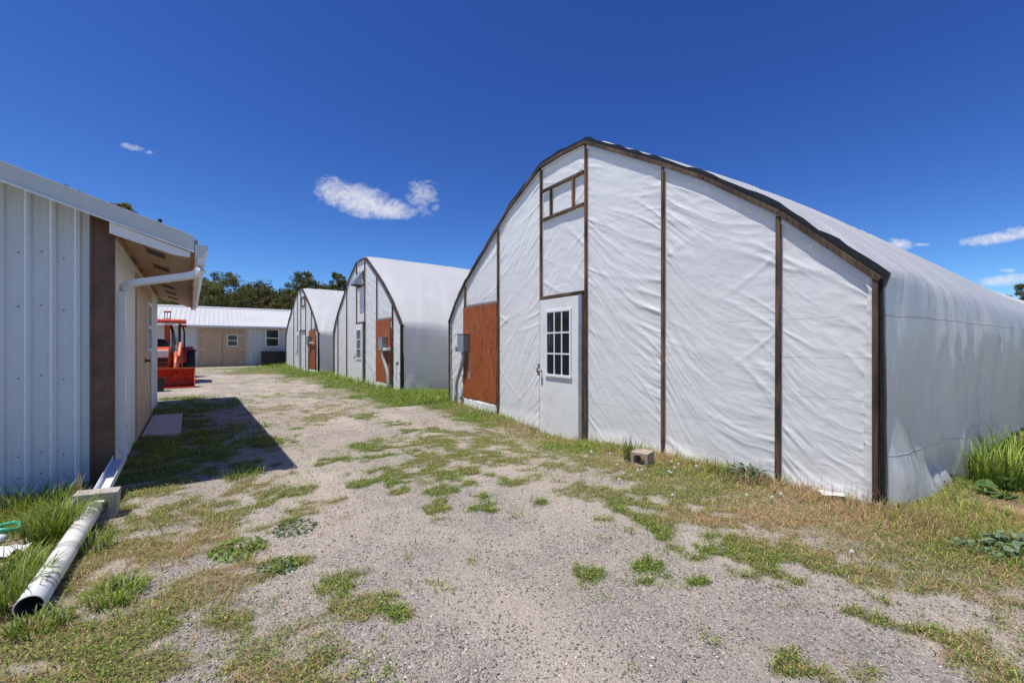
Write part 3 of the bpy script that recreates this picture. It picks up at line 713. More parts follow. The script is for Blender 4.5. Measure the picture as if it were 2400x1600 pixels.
def greenhouse(k, label, studs, door, ply, res):
    g = GH[k]; root = thing('greenhouse', label, 'greenhouse', (g['C'][0], g['C'][1], 0), g['th']+math.pi/2, 'white plastic covered greenhouses in a row')
    L = g['L']; near = k == 0
    # end wall film
    ns = int(W/res); nz = int(4.4/res)
    s = np.linspace(.0, W, ns+1); v = np.linspace(0, 1, nz+1)
    Sg, Vg = np.meshgrid(s, v); Zt = top_z(Sg)-.01; Zg = -.28+(Zt+.28)*Vg
    Yg = front_disp(Sg, Zg, [0]+studs+[W], 100*k+11, 1.0 if near else 1.3)
    for (a, b, c, d) in (door, ply):
        inside = sstep(a-.03, a+.05, Sg)*sstep(b+.03, b-.05, Sg)*sstep(c+.0, c+.06, Zg)*sstep(d+.06, d-.02, Zg)
        Yg = Yg*(1-inside)-.03*inside
        under = sstep(a-.03, a+.05, Sg)*sstep(b+.03, b-.05, Sg)*sstep(c+.03, c-.04, Zg)
        Yg = Yg+under*(.05+.04*vnoise(Sg*9, Zg*2, 33))
    # loose skirt
    Yg = Yg+.05*sstep(.16, -.1, Zg)*vnoise(Sg*2.2, Zg, 71+k)
    grid_mesh('end_wall_film', np.stack([Sg, Yg, Zg], -1), M['film_end'], root, flip=False)
    # back end
    MB().add([(a, -L, z) for a, z in [(0, -.1)]+PROF+[(W, -.1)]], [tuple(range(len(PROF)+2))]).build('rear_wall_film', M['film_end'], root)
    # cover: right side, roof, left side in one inflated skin
    P0 = np.array([(-.012, -.22), (-.012, .9), (-.012, 1.76)]+[(a-.02*(1-a/W*2), b+.045) for a, b in PROF]+[(W+.05, 1.76), (W+.05, .9), (W+.05, -.22)])
    n = 190 if near else 100
    A0 = resample(P0, n)
    core = np.array([P0[0], P0[1], (-.04, 1.62), (.02, 1.84)]+[tuple(p) for p in P0[4:-4]]+[(W-.02, 1.84), (W+.04, 1.62), P0[-2], P0[-1]])
    A1 = resample(chaikin(core, 3), n)
    ys = [0.0]; st = .02 if near else .07
    while ys[-1] < L: ys.append(ys[-1]+st); st = min(st*1.012 if near else st*1.03, .6)
    ys = np.array(ys); YY, II = np.meshgrid(ys, np.arange(n), indexing='ij')
    m = sstep(0, 1.6, ys)[:, None, None]
    Pm = A0[None]*(1-m)+A1[None]*m
    T = np.gradient(Pm, axis=1); Nn = np.stack([-T[..., 1], T[..., 0]], -1); Nn /= np.linalg.norm(Nn, axis=-1, keepdims=True)+1e-9
    zz = Pm[..., 1]; xx = Pm[..., 0]; U = II/(n-1.0)
    arc = U*14.5
    up = sstep(-.1, 1.2, zz)
    infl = (.085*(1-np.exp(-ys/1.3)))[:, None]*up*np.exp(-YY/11)
    wob = YY+.55*np.abs(arc-7.2)*.6
    wr = .030*fold(fbm(wob*2.6, arc*.25, 41+k, 2), 2.5)+.010*fold(vnoise(wob*9, arc*.5, 51+k), 2)
    wr *= sstep(0, .35, YY)*(.35+.65*sstep(.3, .6, fbm(YY*.6, arc*.5, 61+k, 2)))*np.exp(-YY/14)*1.0
    sidew = sstep(2.0, 1.2, zz)*sstep(.35, 1.8, YY)
    wr = wr*(1-.3*sidew)+sidew*(.13*fold(fbm((YY-.55*(1.7-zz)*np.exp(-YY/3))*2.8, zz*.35, 81+k, 2), 2.6)+.045*fold(fbm((YY-.3*zz)*4.5, zz*.28+5, 83+k, 2), 4)*sstep(.6, 2.2, YY)-.01)*np.exp(-YY/12)
    flare = (1.0 if near else .45)*sstep(.75, -.1, zz)*(.07*np.exp(-((YY-.55)/.5)**2)+.03+.05*fold(vnoise(YY*3.1+zz*1.5, zz*1.8, 91+k), 1.5)*np.exp(-YY/1.5)+.05*vnoise(YY*1.4, zz*1.5, 93+k))*sstep(0, .12, YY)
    sag = .10*np.exp(-((YY-.95)/.28)**2)*np.exp(-((zz-.22)/.12)**2)*-1
    off = (infl+wr+flare*np.where(xx < W/2, 1, .6)+sag*(xx < W/2))
    Q = Pm+Nn*off[..., None]
    Q[..., 1] -= .012*np.minimum(YY, 16)*sstep(1.2, 2.2, zz)
    Q[:, :, 1] = np.where(Pm[..., 1] < -.15, Pm[..., 1], Q[..., 1])
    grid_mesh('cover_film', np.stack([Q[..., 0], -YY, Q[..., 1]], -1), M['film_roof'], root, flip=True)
    # studs
    bm = [M['batten_red'], M['batten'], M['batten_grey']]
    sw = .032 if near else .034
    for i, a in enumerate(studs):
        lean = random.uniform(-.01, .01)
        z0 = -.16
        if abs(a-ply[0]) < .1 or abs(a-ply[1]) < .1: pass
        mat = M['batten'] if i in (0,) else M['batten_red']
        MB().bar((a+lean, .035, z0), (a, .035, float(top_z(a))-.05), sw*(1.25 if i == 0 else 1), .032, (0, 1, 0)).build('stud', mat, root, .003)
    # corner posts and arched battens
    MB().bar((.03, .04, -.16), (.03, .04, 1.78), .038 if near else .028, .035, (0, 1, 0)).build('corner_post', M['batten'], root, .003)
    MB().bar((W-.03, .04, -.16), (W-.03, .04, 1.78), .06, .035, (0, 1, 0)).build('corner_post', M['batten'], root, .003)
    seg = [0, 2, 3, 4, 6, 8, 10, 11]
    pts = [Vector((PROF[i][0], .05, PROF[i][1]-.02)) for i in range(len(PROF))]
    bwid = .043 if near else .034
    for i in range(len(pts)-1):
        a, b = pts[i], pts[i+1]; ins = Vector((0, 0, 0))
        MB().bar(a, b+(b-a).normalized()*-.006, (.03), bwid, Vector((0, 0, 1)) if abs((b-a).normalized().z) < .9 else Vector((1, 0, 0))).build('arch_batten', M['batten'] if i % 2 else M['batten_grey'] if i == 1 else M['batten'], root, .003)
    # black strip behind the battens, ragged
    nn = 150; arcp = resample(np.array([(-.02, -.15)]+[(a, b) for a, b in PROF]+[(W+.02, -.15)]), nn)
    V = []; F = []
    for i in range(nn):
        t = arcp[min(i+1, nn-1)]-arcp[max(i-1, 0)]; nrm = np.array([-t[1], t[0]])/np.linalg.norm(t)
        j = (float(vnoise(i*.55, 3.3, 5+k))*.035+float(vnoise(i*.17, 1.3, 6+k))*.03)*(1 if near else .45)
        sidey = .2 if arcp[i][1] < 1.7 else 1
        q0 = arcp[i]-nrm*.024; q1 = arcp[i]+nrm*((.004 if arcp[i][1] < 1.7 else (.024 if near else .008))+j*sidey)
        q2 = arcp[i]+nrm*((.002 if arcp[i][1] < 1.7 else .018)+j*.8*sidey)
        V += [(q0[0], .026, q0[1]), (q1[0], .034, q1[1]), (q2[0], -.03, q2[1])]
        if i: b = 3*i; F += [(b-3, b, b+1, b-2), (b-2, b+1, b+2, b-1)]
    MB().add(V, F).build('edge_strip', M['black_strip'], root)
    # ragged film edge tucked under the battens
    V = []; F = []; nn = 320; arcp = resample(np.array([(.03, -.1)]+[(a, b) for a, b in PROF]+[(W-.03, -.1)]), nn)
    for i in range(nn):
        t = arcp[min(i+1, nn-1)]-arcp[max(i-1, 0)]; nrm = np.array([-t[1], t[0]])/np.linalg.norm(t)
        j = float(vnoise(i*.8, 7.3, 15+k))*.035
        q0 = arcp[i]-nrm*.02; q1 = arcp[i]-nrm*(.065+j)
        V += [(q0[0], .028, q0[1]), (q1[0], .034+.006*random.random(), q1[1])]
        if i: b = 2*i; F += [(b-2, b, b+1, b-1)]
    MB().add(V, F).build('tucked_edge', M['film_end'], root)
    # lintel, gable vent frame
    a, b, c, d = door; sl, sr = studs[3], studs[2]
    MB().bx(sr+.03, sl-.03, .01, .075, d+.01, d+.06).build('lintel', M['batten'], root, .003)
    vz0, vz1 = 3.235, 3.69
    MB().bx(sr+.03, sl-.03, .018, .055, vz1-.022, vz1+.022).build('vent_rail', M['batten'], root, .003)
    MB().bx(sr+.03, sl-.03, .018, .055, vz0-.022, vz0+.022).build('vent_rail', M['batten'], root, .003)
    MB().bx(sr+.24, sr+.275, .018, .052, vz0+.025, vz1-.025).build('vent_bar', M['batten_red'], root, .003)
    MB().bx(sl-.27, sl-.235, .018, .052, vz0+.025, vz1-.025).build('vent_bar', M['batten'], root, .003)
    # door
    dr = MB().bx(a+.01, b-.01, .035, .08, c, d).build('door', M['door_white'], root, .004)
    MB().bx(a-.055, a+.004, .01, .092, c, d+.004).build('door_jamb', M['alu'], root, .002)
    MB().bx(b-.004, b+.012, .01, .06, c, d+.004).build('door_jamb', M['batten'], root, .002)
    wx0, wx1, wz0, wz1 = a+.19, b-.215, .80, 1.75
    fr = MB()
    fr.bx(wx0-.035, wx1+.035, .0805, .098, wz1-.004, wz1+.032); fr.bx(wx0-.045, wx1+.045, .0805, .108, wz0-.035, wz0+.004)
    fr.bx(wx0-.035, wx0, .081, .098, wz0+.004, wz1-.004); fr.bx(wx1, wx1+.035, .081, .098, wz0+.004, wz1-.004)
    wf = fr.build('window_frame', M['window_white'], dr, .002)
    MB().bx(wx0, wx1, .0806, .083, wz0, wz1).build('pane', M['glass_dark'], dr)
    mu = MB()
    for i in (1, 2):
        xx_ = wx0+(wx1-wx0)*i/3; mu.bx(xx_-.011, xx_+.011, .084, .094, wz0+.004, wz1-.004)
        z_ = wz0+(wz1-wz0)*i/3; mu.bx(wx0, wx1, .0848, .0952, z_-.011, z_+.011)
    mu.build('muntins', M['window_white'], dr)
    kx = b-.07
    kn = MB().tube([(kx, .08, .84), (kx, .115, .84)], .012, 10).tube([(kx, .112, .84), (kx, .125, .84), (kx, .15, .84), (kx, .158, .84)], [.016, .03, .03, .012], 14)
    kn.build('knob', M['knob'], dr, smooth=True)
    MB().bx(b-.02, b+.03, .08, .09, .76, .95).bx(b+.002, b+.03, .088, .115, .80, .88).build('latch_plate', M['knob'], root, .002)
    if k == 0:
        MB().bx(a+.0, b, -.05, .12, c-.05, c-.012).build('door_sill', M['batten_grey'], root, .004)
    # plywood sheet
    a, b, c, d = ply
    MB().bx(a-.02, b+.02, .052, .068, c, d).build('plywood_panel', M['ply'], root, .001)
    return root

# near greenhouse
g1 = greenhouse(0, 'nearest and largest white plastic greenhouse with plywood panel left of its door', [.727, 1.96, 3.23, 4.25, 5.55, 6.86], (3.315, 4.235, -.14, 1.955), (5.57, 6.86, .15, 2.03), .014)
g2 = greenhouse(1, 'middle white plastic greenhouse with a metal vent hood under its peak', [.697, 2.06, 3.30, 4.27, 5.59, 6.92], (3.40, 4.25, -.1, 1.955), (.80, 2.04, .15, 1.98), .035)
g3 = greenhouse(2, 'farthest and smallest looking white plastic greenhouse beside the low metal barn', [.6, 1.33, 2.5, 3.62, 4.40, 5.35], (3.66, 4.36, -.1, 1.95), (.42, 1.66, .10, 1.94), .05)

def elec(root, s0, s1, z0, z1, dep, cpts, r, y0=.07, cap=False):
    b = MB().bx(s0, s1, y0, y0+dep, z0, z1).build('electrical_box', M['grey_box'], root, .006)
    MB().bx(s0-.006, s1+.006, y0+dep-.004, y0+dep+.012, z0-.004, z1+.02).build('box_cover', M['grey_box'], b, .004)
    MB().bx(s0-.01, s1+.01, y0-.002, y0+dep+.02, z1+.012, z1+.022).build('rain_lip', M['galv'], b)
    MB().tube(cpts, r, 12).build('conduit', M['conduit'], root, smooth=True)
    c = cpts[len(cpts)//2]
    MB().bx(c[0]-.06, c[0]+.06, .03, .06, c[2]-.015, c[2]+.015).build('pipe_strap', M['galv'], root)
elec(g1, 6.60, 6.86, 1.11, 1.46, .13, [(6.72, .15, 1.12), (6.73, .15, .98), (6.76, .15, .90), (6.85, .14, .76), (6.98, .12, .60), (7.05, .12, .50), (7.10, .12, .38), (7.11, .12, .2), (7.115, .12, -.15)], .038)
MB().tube([(7.11, .12, .16), (7.11, .12, .22)], .046, 12).build('conduit_coupling', M['conduit'], g1)
MB().bx(6.58, 6.66, .04, .068, .55, 1.1).build('backing_strip', M['galv'], g1)
tap = MB().tube([(6.87, .08, -.1), (6.87, .08, .12), (6.87, .13, .16)], .014, 8).tube([(6.87, .13, .16), (6.87, .17, .12)], .018, 8); tap.bx(6.84, 6.90, .10, .11, .19, .20)
tap.build('water_tap', M['brass'], g1, smooth=False)
br = MB().tube([(6.92, .1, 1.15), (7.08, .12, 1.17)], .012, 8).bx(7.05, 7.11, .09, .15, 1.12, 1.2).tube([(7.08, .13, 1.22), (7.08, .13, 1.10)], .02, 8)
br.build('hose_valve', M['galv'], g1)
elec(g2, 1.02, 1.34, 1.10, 1.45, .14, [(1.10, .15, 1.10), (1.13, .16, 1.0), (1.12, .16, .92), (1.0, .14, .72), (.88, .12, .55), (.80, .12, .38), (.78, .12, .15), (.78, .12, -.15)], .045)
MB().bx(.72, 1.06, .07, .2, 1.09, 1.16).build('meter_cap', M['lamp_white'], g2, .01)
MB().tube([(.25, .1, .75), (.10, .12, .76)], .012, 8).bx(.06, .12, .09, .15, .71, .79).tube([(.2, .1, .74), (.2, .1, .3)], .008, 6).build('hose_valve', M['galv'], g2)
elec(g3, 1.15, 1.45, 1.30, 1.64, .14, [(1.42, .15, 1.3), (1.43, .14, .8), (1.44, .13, .4), (1.44, .13, -.1)], .035)
MB().bx(.35, 1.15, .12, .17, 1.32, 1.38).build('support_arm', M['lamp_white'], g3)
# hood on the middle house
hood = MB(); s0, s1 = 3.42, 3.98
hood.add([(s0, .06, 3.70), (s1, .06, 3.70), (s1, .34, 3.36), (s0, .34, 3.36), (s0, .34, 3.26), (s1, .34, 3.26), (s0, .06, 3.22), (s1, .06, 3.22)],
         [(0, 1, 2, 3), (3, 2, 5, 4), (0, 3, 4, 6), (1, 7, 5, 2)])
hood.build('vent_hood', M['galv'], g2)
MB().bx(s0+.02, s1-.02, .056, .062, 3.24, 3.66).build('vent_opening', M['black_vent'], g2)
MB().tube([(s0-.06, .1, 3.42), (s0-.06, .1, 3.36)], .025, 8).bx(s0-.08, s0-.04, .05, .12, 3.27, 3.35).build('vent_motor', M['lamp_white'], g2)
# timber at the foot of the near house
C0 = GH[0]['C']
def g0w(s, o, z=0):
    th = GH[0]['th']; return Vector((C0[0]-s*math.sin(th)-o*math.cos(th), C0[1]+s*math.cos(th)-o*math.sin(th), z))
p, q = g0w(-.10, -1.05, .02), g0w(-.03, -4.3, .04)
MB().bar(p, (p+q)/2, .09, .05).build('wooden_board', M['batten_grey'], None, .006)['label'] = 'x'
o = bpy.data.objects['wooden_board']; tag(o, 'weathered board lying in the grass along the greenhouse side', 'board')
p, q = g0w(.05, .07, tz(*g0w(.3, .1).xy[:])+.0), g0w(.75, .10, 0)
o = MB().bar(g0w(-.05, .08, .0), g0w(.95, .10, -.02), .05, .06).build('base_board', M['batten_grey'], None, .004); tag(o, 'narrow weathered plank at the foot of the end wall right of the last stud', 'board')
n_ = 10; uu = np.linspace(0, 1, n_)
U_, V_ = np.meshgrid(uu, uu); w0 = g0w(.32, .22)
o = grid_mesh('plastic_scrap', np.stack([w0.x+U_*.16+V_*.03, w0.y+V_*.10-U_*.05, .03+.03*fbm(U_*3, V_*3, 4)], -1), M['scrap']); tag(o, 'torn white plastic scrap in the grass below the right stud', 'scrap')

# ------------------------------------------------------------------ ribbed sheet helper
def ribbed(name, P, ux, up, nrm, length, hfun, mat, parent, pitch=.147, rw=.022, rh=.014, h0=0., rib_highlight=None):
    """P origin; ribs run along up; hfun(u)->height"""
    P, ux, up, nrm = map(Vector, (P, ux, up, nrm)); us = [0.0]; k = 1
    prof = [(0.0, 0.0)]
    u = pitch*.5
    while u < length-rw:
        prof += [(u-rw, 0), (u-rw*.45, rh), (u+rw*.45, rh), (u+rw, 0)]
        for q in (1/3, 2/3): prof += [(u+pitch*q-.009, 0), (u+pitch*q, rh*.12), (u+pitch*q+.009, 0)] if u+pitch*q < length-.02 else []
        u += pitch
    prof += [(length, 0)]
    m = MB(); V = []; F = []
    for i, (a, b) in enumerate(prof):
        V += [P+ux*a+nrm*b+up*h0, P+ux*a+nrm*b+up*hfun(a)]
        if i: F.append((2*i-2, 2*i, 2*i+1, 2*i-1))
    m.add(V, F); o = m.build(name, mat, parent)
    if rib_highlight:       # sunlit rib highlights painted as a paler flank colour
        o.data.materials.append(rib_highlight); k = [i for i in range(1, len(prof)) if prof[i][1] == 0 and prof[i-1][1] == rh]
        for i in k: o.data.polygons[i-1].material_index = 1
    return o

# ------------------------------------------------------------------ white shed, left (frame: x out over the drive, y away along the wall)
def window(parent, x0, x1, z0, z1, fm, y=None, nrm='x', sash=True, fw=.045):
    """window in a wall facing local +x (nrm x, spans y) or local -y (nrm y, spans x)"""
    m = MB()
    def bx(m, a0, a1, z0, z1, d0, d1):
        if nrm == 'x': m.bx(d0, d1, a0, a1, z0, z1)
        else: m.bx(a0, a1, -d1, -d0, z0, z1)
    o = 0 if y is None else y
    bx(m, x0, x1, z0, z0+fw, o, o+.035); bx(m, x0, x1, z1-fw, z1, o, o+.035)
    bx(m, x0, x0+fw, z0+fw, z1-fw, o, o+.034); bx(m, x1-fw, x1, z0+fw, z1-fw, o, o+.034)
    zm = (z0+z1)/2
    if sash: bx(m, x0+fw, x1-fw, zm-fw/2, zm+fw/2, o, o+.03)
    w = m.build('window', M['window_white'], parent, .003)
    g = MB(); bx(g, x0+fw*.8, x1-fw*.8, z0+fw*.8, z1-fw*.8, o+.004, o+.010); g.build('pane', M['glass_dark'], w)
    return w

def shed():
    r = thing('metal_shed', 'pale blue grey ribbed metal shed with brown corner trim and tan soffit at left', 'shed', (CS[0], CS[1], 0), TS)
    LW, WD = 6.42, 7.0; ridge = -3.5
    rt = lambda x: 2.441-.33*x if x > ridge else 2.441-.33*ridge+.33*(x-ridge)
    # near gable (faces -y)
    ribbed('gable_wall', (-.142, 0, 0), (-1, 0, 0), (0, 0, 1), (0, -1, 0), WD-.142, lambda u: rt(-.142-u)-.012, M['shed_white'], r, h0=-.08, rw=.026, rh=.018, rib_highlight=M['rib_highlight'])
    m = MB(); m.bx(-.142, .004, -.022, -.002, -.08, 2.42); m.bx(.0045, .022, -.022, .02, -.08, 2.30); m.bx(-.124, -.116, -.028, -.0225, -.08, 2.40)
    m.build('corner_trim', M['brown_trim'], r, .002)
    m = MB()
    for i in range(5):
        for z in (.12, .30, .95, 1.55, 2.0): m.tube([(-.10 if i == 4 else -.142-.147*(i+1)+.015*((i*7) % 3-1), -.004, z+.02*((i*5) % 3)), (-.10 if i == 4 else -.142-.147*(i+1)+.015*((i*7) % 3-1), -.0245 if i == 4 else -.008, z+.02*((i*5) % 3))], .0055, 8)
    m.build('screws', M['screw'], r)
    m = MB(); m.add([(0, 0, -.1), (-WD, 0, -.1), (-WD, LW, -.1), (0, LW, -.1)]+[], [(0, 1, 2, 3)])
    # side wall with doors
    ribbed('side_wall', (0, .02, 0), (0, 1, 0), (0, 0, 1), (1, 0, 0), 1.86, lambda u: 2.31, M['shed_side'], r, pitch=.147, h0=-.08)
    ribbed('side_wall', (0, 4.36, 0), (0, 1, 0), (0, 0, 1), (1, 0, 0), LW-4.36, lambda u: 2.31, M['shed_side'], r, pitch=.147, h0=-.08)
    ribbed('side_wall', (0, 1.88, 0), (0, 1, 0), (0, 0, 1), (1, 0, 0), 2.48, lambda u: 2.31, M['shed_side'], r, pitch=.147, h0=2.17)
    m = MB()
    for yy in (.45, 1.1, 1.6, 5.0, 5.6, 6.1):
        for z in (.35, .9, .95, 1.5, 1.9): m.tube([(0.004, yy+.03*math.sin(z*9), z), (.010, yy+.03*math.sin(z*9), z)], .006, 8)
    m.build('wall_screws', M['screw'], r)
    ribbed('rear_gable_wall', (-WD, LW, 0), (1, 0, 0), (0, 0, 1), (0, 1, 0), WD, lambda u: rt(-WD+u)-.10, M['shed_side'], r, h0=-.08)
    MB().bx(-WD, -WD+.02, .02, LW-.02, -.08, rt(-WD)-.1).build('far_side_wall', M['shed_side'], r)
    # roof
    for nm, xa, xb in (('roof', ridge, .63), ('roof', ridge, -WD-.6)):
        d = Vector((xb-xa, 0, rt(xb)-rt(xa))); L = d.length; d.normalize(); n = Vector((0, 1, 0)).cross(d)
        if n.z < 0: n = -n
        ribbed(nm, Vector((xa, -.34, rt(xa)-.004)), (0, 1, 0), d, n, 7.34, lambda u: L, M['fascia'], r, pitch=.23, rh=.018)
    # rake fascia + lit lip (near), far rake
    for yy, nm in ((-.35, 'rake_fascia'), (7.0, 'rake_fascia')):
        m = MB(); xa, xb = ridge, .60
        m.add([(xa, yy, rt(xa)-.125), (xb, yy, rt(xb)-.12), (xb, yy, rt(xb)+.012), (xa, yy, rt(xa)+.012), (xa, yy+.02, rt(xa)-.125), (xb, yy+.02, rt(xb)-.12), (xb, yy+.02, rt(xb)+.012), (xa, yy+.02, rt(xa)+.012)],
              [(0, 1, 2, 3), (4, 7, 6, 5), (0, 4, 5, 1), (3, 2, 6, 7), (1, 5, 6, 2), (0, 3, 7, 4)])
        f = m.build(nm, M['fascia'], r, .002)
        MB().bar((xa, yy-.008, rt(xa)-.133), (xb, yy-.008, rt(xb)-.128), .024, .013).build('drip_lip', M['fascia_lip'], f)
        MB().bar((xa, yy+.005, rt(xa)+.018), (xb, yy+.005, rt(xb)+.018), .03, .010).build('drip_edge', M['gutter'], f)
    # rafter-end box under the rake
    m = MB(); y0 = -.33
    poly = [(.02, rt(0)-.14), (.57, rt(.57)-.14), (.57, 2.066), (.45, 2.075), (.02, 2.205)]
    m.prism(poly, (0, y0, 0), (1, 0, 0), (0, 0, 1), (0, 1, 0), .018); m.build('eave_return', M['gutter'], r)
    # soffit
    sz = lambda x: 2.30-.34*x
    m = MB(); m.prism([(.03, sz(.03)), (.58, sz(.58)), (.58, sz(.58)+.012), (.03, sz(.03)+.012)], (0, -.31, 0), (1, 0, 0), (0, 0, 1), (0, 1, 0), 7.28)
    m.build('soffit', M['tan'], r)
    MB().bar((.022, .03, 2.283), (.022, 7.0, 2.283), .028, .045).build('ledger_strip', M['raw_wood'], r, .002)
    MB().bar((.592, -.31, 2.10), (.592, 6.98, 2.10), .022, .09).build('inner_fascia', M['raw_wood'], r, .002)
    for i in range(7):
        y = .42+1.06*i; c = Vector((.29, y, sz(.29)-.004)); v = MB()
        rot = Matrix.Rotation(math.atan(.34), 3, 'Y')
        v.box(c, (.20, .40, .008), rot); vo = v.build('soffit_vent', M['tan'], r, .001)
        h = MB()
        for a in range(6):
            for b in range(10): h.box(c+rot @ Vector((-.075+.027*a+(.012 if b % 2 else 0), -.16+.035*b, -.0048)), (.018, .026, .003), rot)
        h.build('vent_holes', M['black_vent'], vo)
    # gutter (K profile) with end caps
    gp = [(.605, 2.175), (.605, 2.06), (.66, 2.06), (.672, 2.09), (.700, 2.135), (.705, 2.175), (.697, 2.175), (.692, 2.14), (.664, 2.098), (.655, 2.068), (.613, 2.068), (.613, 2.175)]
    m = MB(); m.prism(gp, (0, -.42, 0), (1, 0, 0), (0, 0, 1), (0, 1, 0), 7.46)
    g = m.build('gutter', M['gutter'], r)
    m = MB(); m.prism([gp[i] for i in range(6)], (0, -.424, 0), (1, 0, 0), (0, 0, 1), (0, 1, 0), .006); m.build('end_cap', M['fascia'], g)
    # downspout: outlet, run back to the wall, drop
    path = [(.655, -.37, 2.06), (.655, -.37, 2.00), (.648, -.365, 1.955), (.62, -.34, 1.915), (.56, -.30, 1.895), (.20, .03, 1.845), (.12, .10, 1.83), (.075, .13, 1.80), (.058, .14, 1.75), (.055, .14, 1.68), (.055, .14, .36), (.060, .135, .28), (.075, .115, .22)]
    dp = MB(); pts = [Vector(p) for p in path]; V = []; F = []
    for i, p in enumerate(pts):
        d = (pts[min(i+1, len(pts)-1)]-pts[max(i-1, 0)]).normalized(); side = Vector((.6, -.8, 0)) if False else Vector((0, 0, 1)).cross(d)
        if side.length < .25: side = Vector((.0, 1, 0))
        side.normalize(); oth = d.cross(side).normalized()
        if i > 8: side = Vector((0, 1, 0)); oth = Vector((1, 0, 0))
        for a, b in ((-1, -1), (-.5, -1.12), (0, -1), (.5, -1.12), (1, -1), (1, 1), (0, 1), (-1, 1)): V.append(p+side*a*.036+oth*b*.027)
        if i:
            for t in range(8): F.append((8*i-8+t, 8*i-8+(t+1) % 8, 8*i+(t+1) % 8, 8*i+t))
    dp.add(V, F); dp.build('downspout', M['gutter'], r)
    MB().bx(.02, .085, .10, .18, 1.58, 1.60).build('pipe_strap', M['gutter'], r)
    # door pair
    MB().bx(-.004, .030, 1.88, 1.945, -.02, 2.17).bx(-.004, .030, 4.295, 4.36, -.02, 2.17).bx(-.004, .030, 1.945, 4.295, 2.10, 2.17).build('door_trim', M['tan_door'], r, .003)
    for a, b in ((1.955, 3.11), (3.13, 4.285)):
        d = MB().bx(.0, .022, a, b, .0, 2.09).build('door_leaf', M['tan_door'], r, .003)
        hy = a+.03 if a < 3 else b-.03
        hm = MB()
        for z in (.25, 1.05, 1.85): hm.bx(.0225, .032, hy-.03, hy+.03, z-.04, z+.04)
        hm.build('hinge', M['alu'], d)
        if a > 3:
            MB().bx(.0222, .035, a+.02, a+.10, .98, 1.05).tube([(.03, a+.06, 1.01), (.08, a+.06, 1.01)], .016, 8).tube([(.075, a+.06, 1.01), (.075, a+.17, 1.01)], .01, 8).build('door_handle', M['screw'], d)
            window(d, a+.22, b-.25, 1.15, 1.92, None, .0225)
    MB().bx(.0, .04, 1.93, 4.32, -.05, -.008).build('threshold', M['alu'], r)
    # small roof cap
    MB().tube([(.35, -.25, rt(.35)), (.35, -.25, rt(.35)+.05)], .008, 8).tube([(.35, -.25, rt(.35)+.048), (.35, -.25, rt(.35)+.075)], .016, 8).build('roof_cap', M['stopper'], r)
    return r
shed()
# concrete step
def sw(out, along, z=0): return Vector((CS[0]+out*ov[0]+along*wv[0], CS[1]+out*ov[1]+along*wv[1], z))
o = MB().bx(.045, .46, 2.2, 4.28, -.06, .035).build('concrete_step', M['slab'], None, .012); o.location = (CS[0], CS[1], 0); o.rotation_euler = (0, 0, TS)
tag(o, 'low concrete step in the shade below the tan shed door', 'step')

# ------------------------------------------------------------------ downpipe outfall: trough, block, pipe
ps, pe = Vector((-2.955, 2.98, .095)), Vector((-2.195, 1.92, .060))
dirp = (ps-pe).normalized()
# open trough
def trough():
    a, b = Vector((-3.615, 3.90, .215)), Vector((-3.02, 3.07, .11)); d = (b-a).normalized(); s = d.cross(Vector((0, 0, 1))).normalized(); u = s.cross(d)
    pr = [(-.045, .035), (-.045, -.02), (.045, -.02), (.045, .035), (.041, .035), (.041, -.016), (-.041, -.016), (-.041, .035)]
    m = MB(); m.prism(pr, a, s, u, d, (b-a).length); return m.build('downspout_extension', M['gutter'])
tag(trough(), 'white metal trough leading from the downspout into the block', 'trough')
def cinder(name, dims, cores, mat, loc, rz, label, tilt=(0, 0), t=.032):
    L, H, Dp = dims; n = cores
    cw = (L-t*(n+1))/n
    m = MB(); m.bx(-L/2, L/2, -Dp/2, Dp/2, H-t, H); m.bx(-L/2, L/2, -Dp/2, Dp/2, 0, t)
    for i in range(n+1):
        x0 = -L/2+i*(cw+t); m.bx(x0, x0+t, -Dp/2+.0005, Dp/2-.0005, t, H-t)
    # rounded core corners
    for i in range(n):
        x0 = -L/2+t+i*(cw+t)
        for sx, ex in ((x0, 1), (x0+cw, -1)):
            for sz, ez in ((t, 1), (H-t, -1)): m.prism([(0, 0), (.03*ex, 0), (.009*ex, .009*ez), (0, .03*ez)], (sx, -Dp/2+.001, sz), (1, 0, 0), (0, 0, 1), (0, 1, 0), Dp-.002)
    o = m.build(name, mat, None, .005); o.location = loc; o.rotation_euler = (tilt[0], tilt[1], rz); return tag(o, label, 'concrete block')
bx_, by_ = (ps+dirp*.075).x, (ps+dirp*.075).y
rz = math.atan2(dirp.y, dirp.x)-math.pi/2
cinder('concrete_block', (.235, .20, .14), 1, M['block_grey'], (bx_-.0*math.cos(rz), by_-.0*math.sin(rz), tz(bx_, by_)-.005), rz, 'broken concrete block bridging the drain pipe by the shed corner', (0, .06), .05)
x, y = at(1512, 1092)
cinder('concrete_block', (.185, .165, .17), 1, M['block_pink'], (x, y+.08, tz(x, y)-.02), R(-42), 'small reddish grey concrete block standing in the grass by the greenhouse wall', (.03, 0))
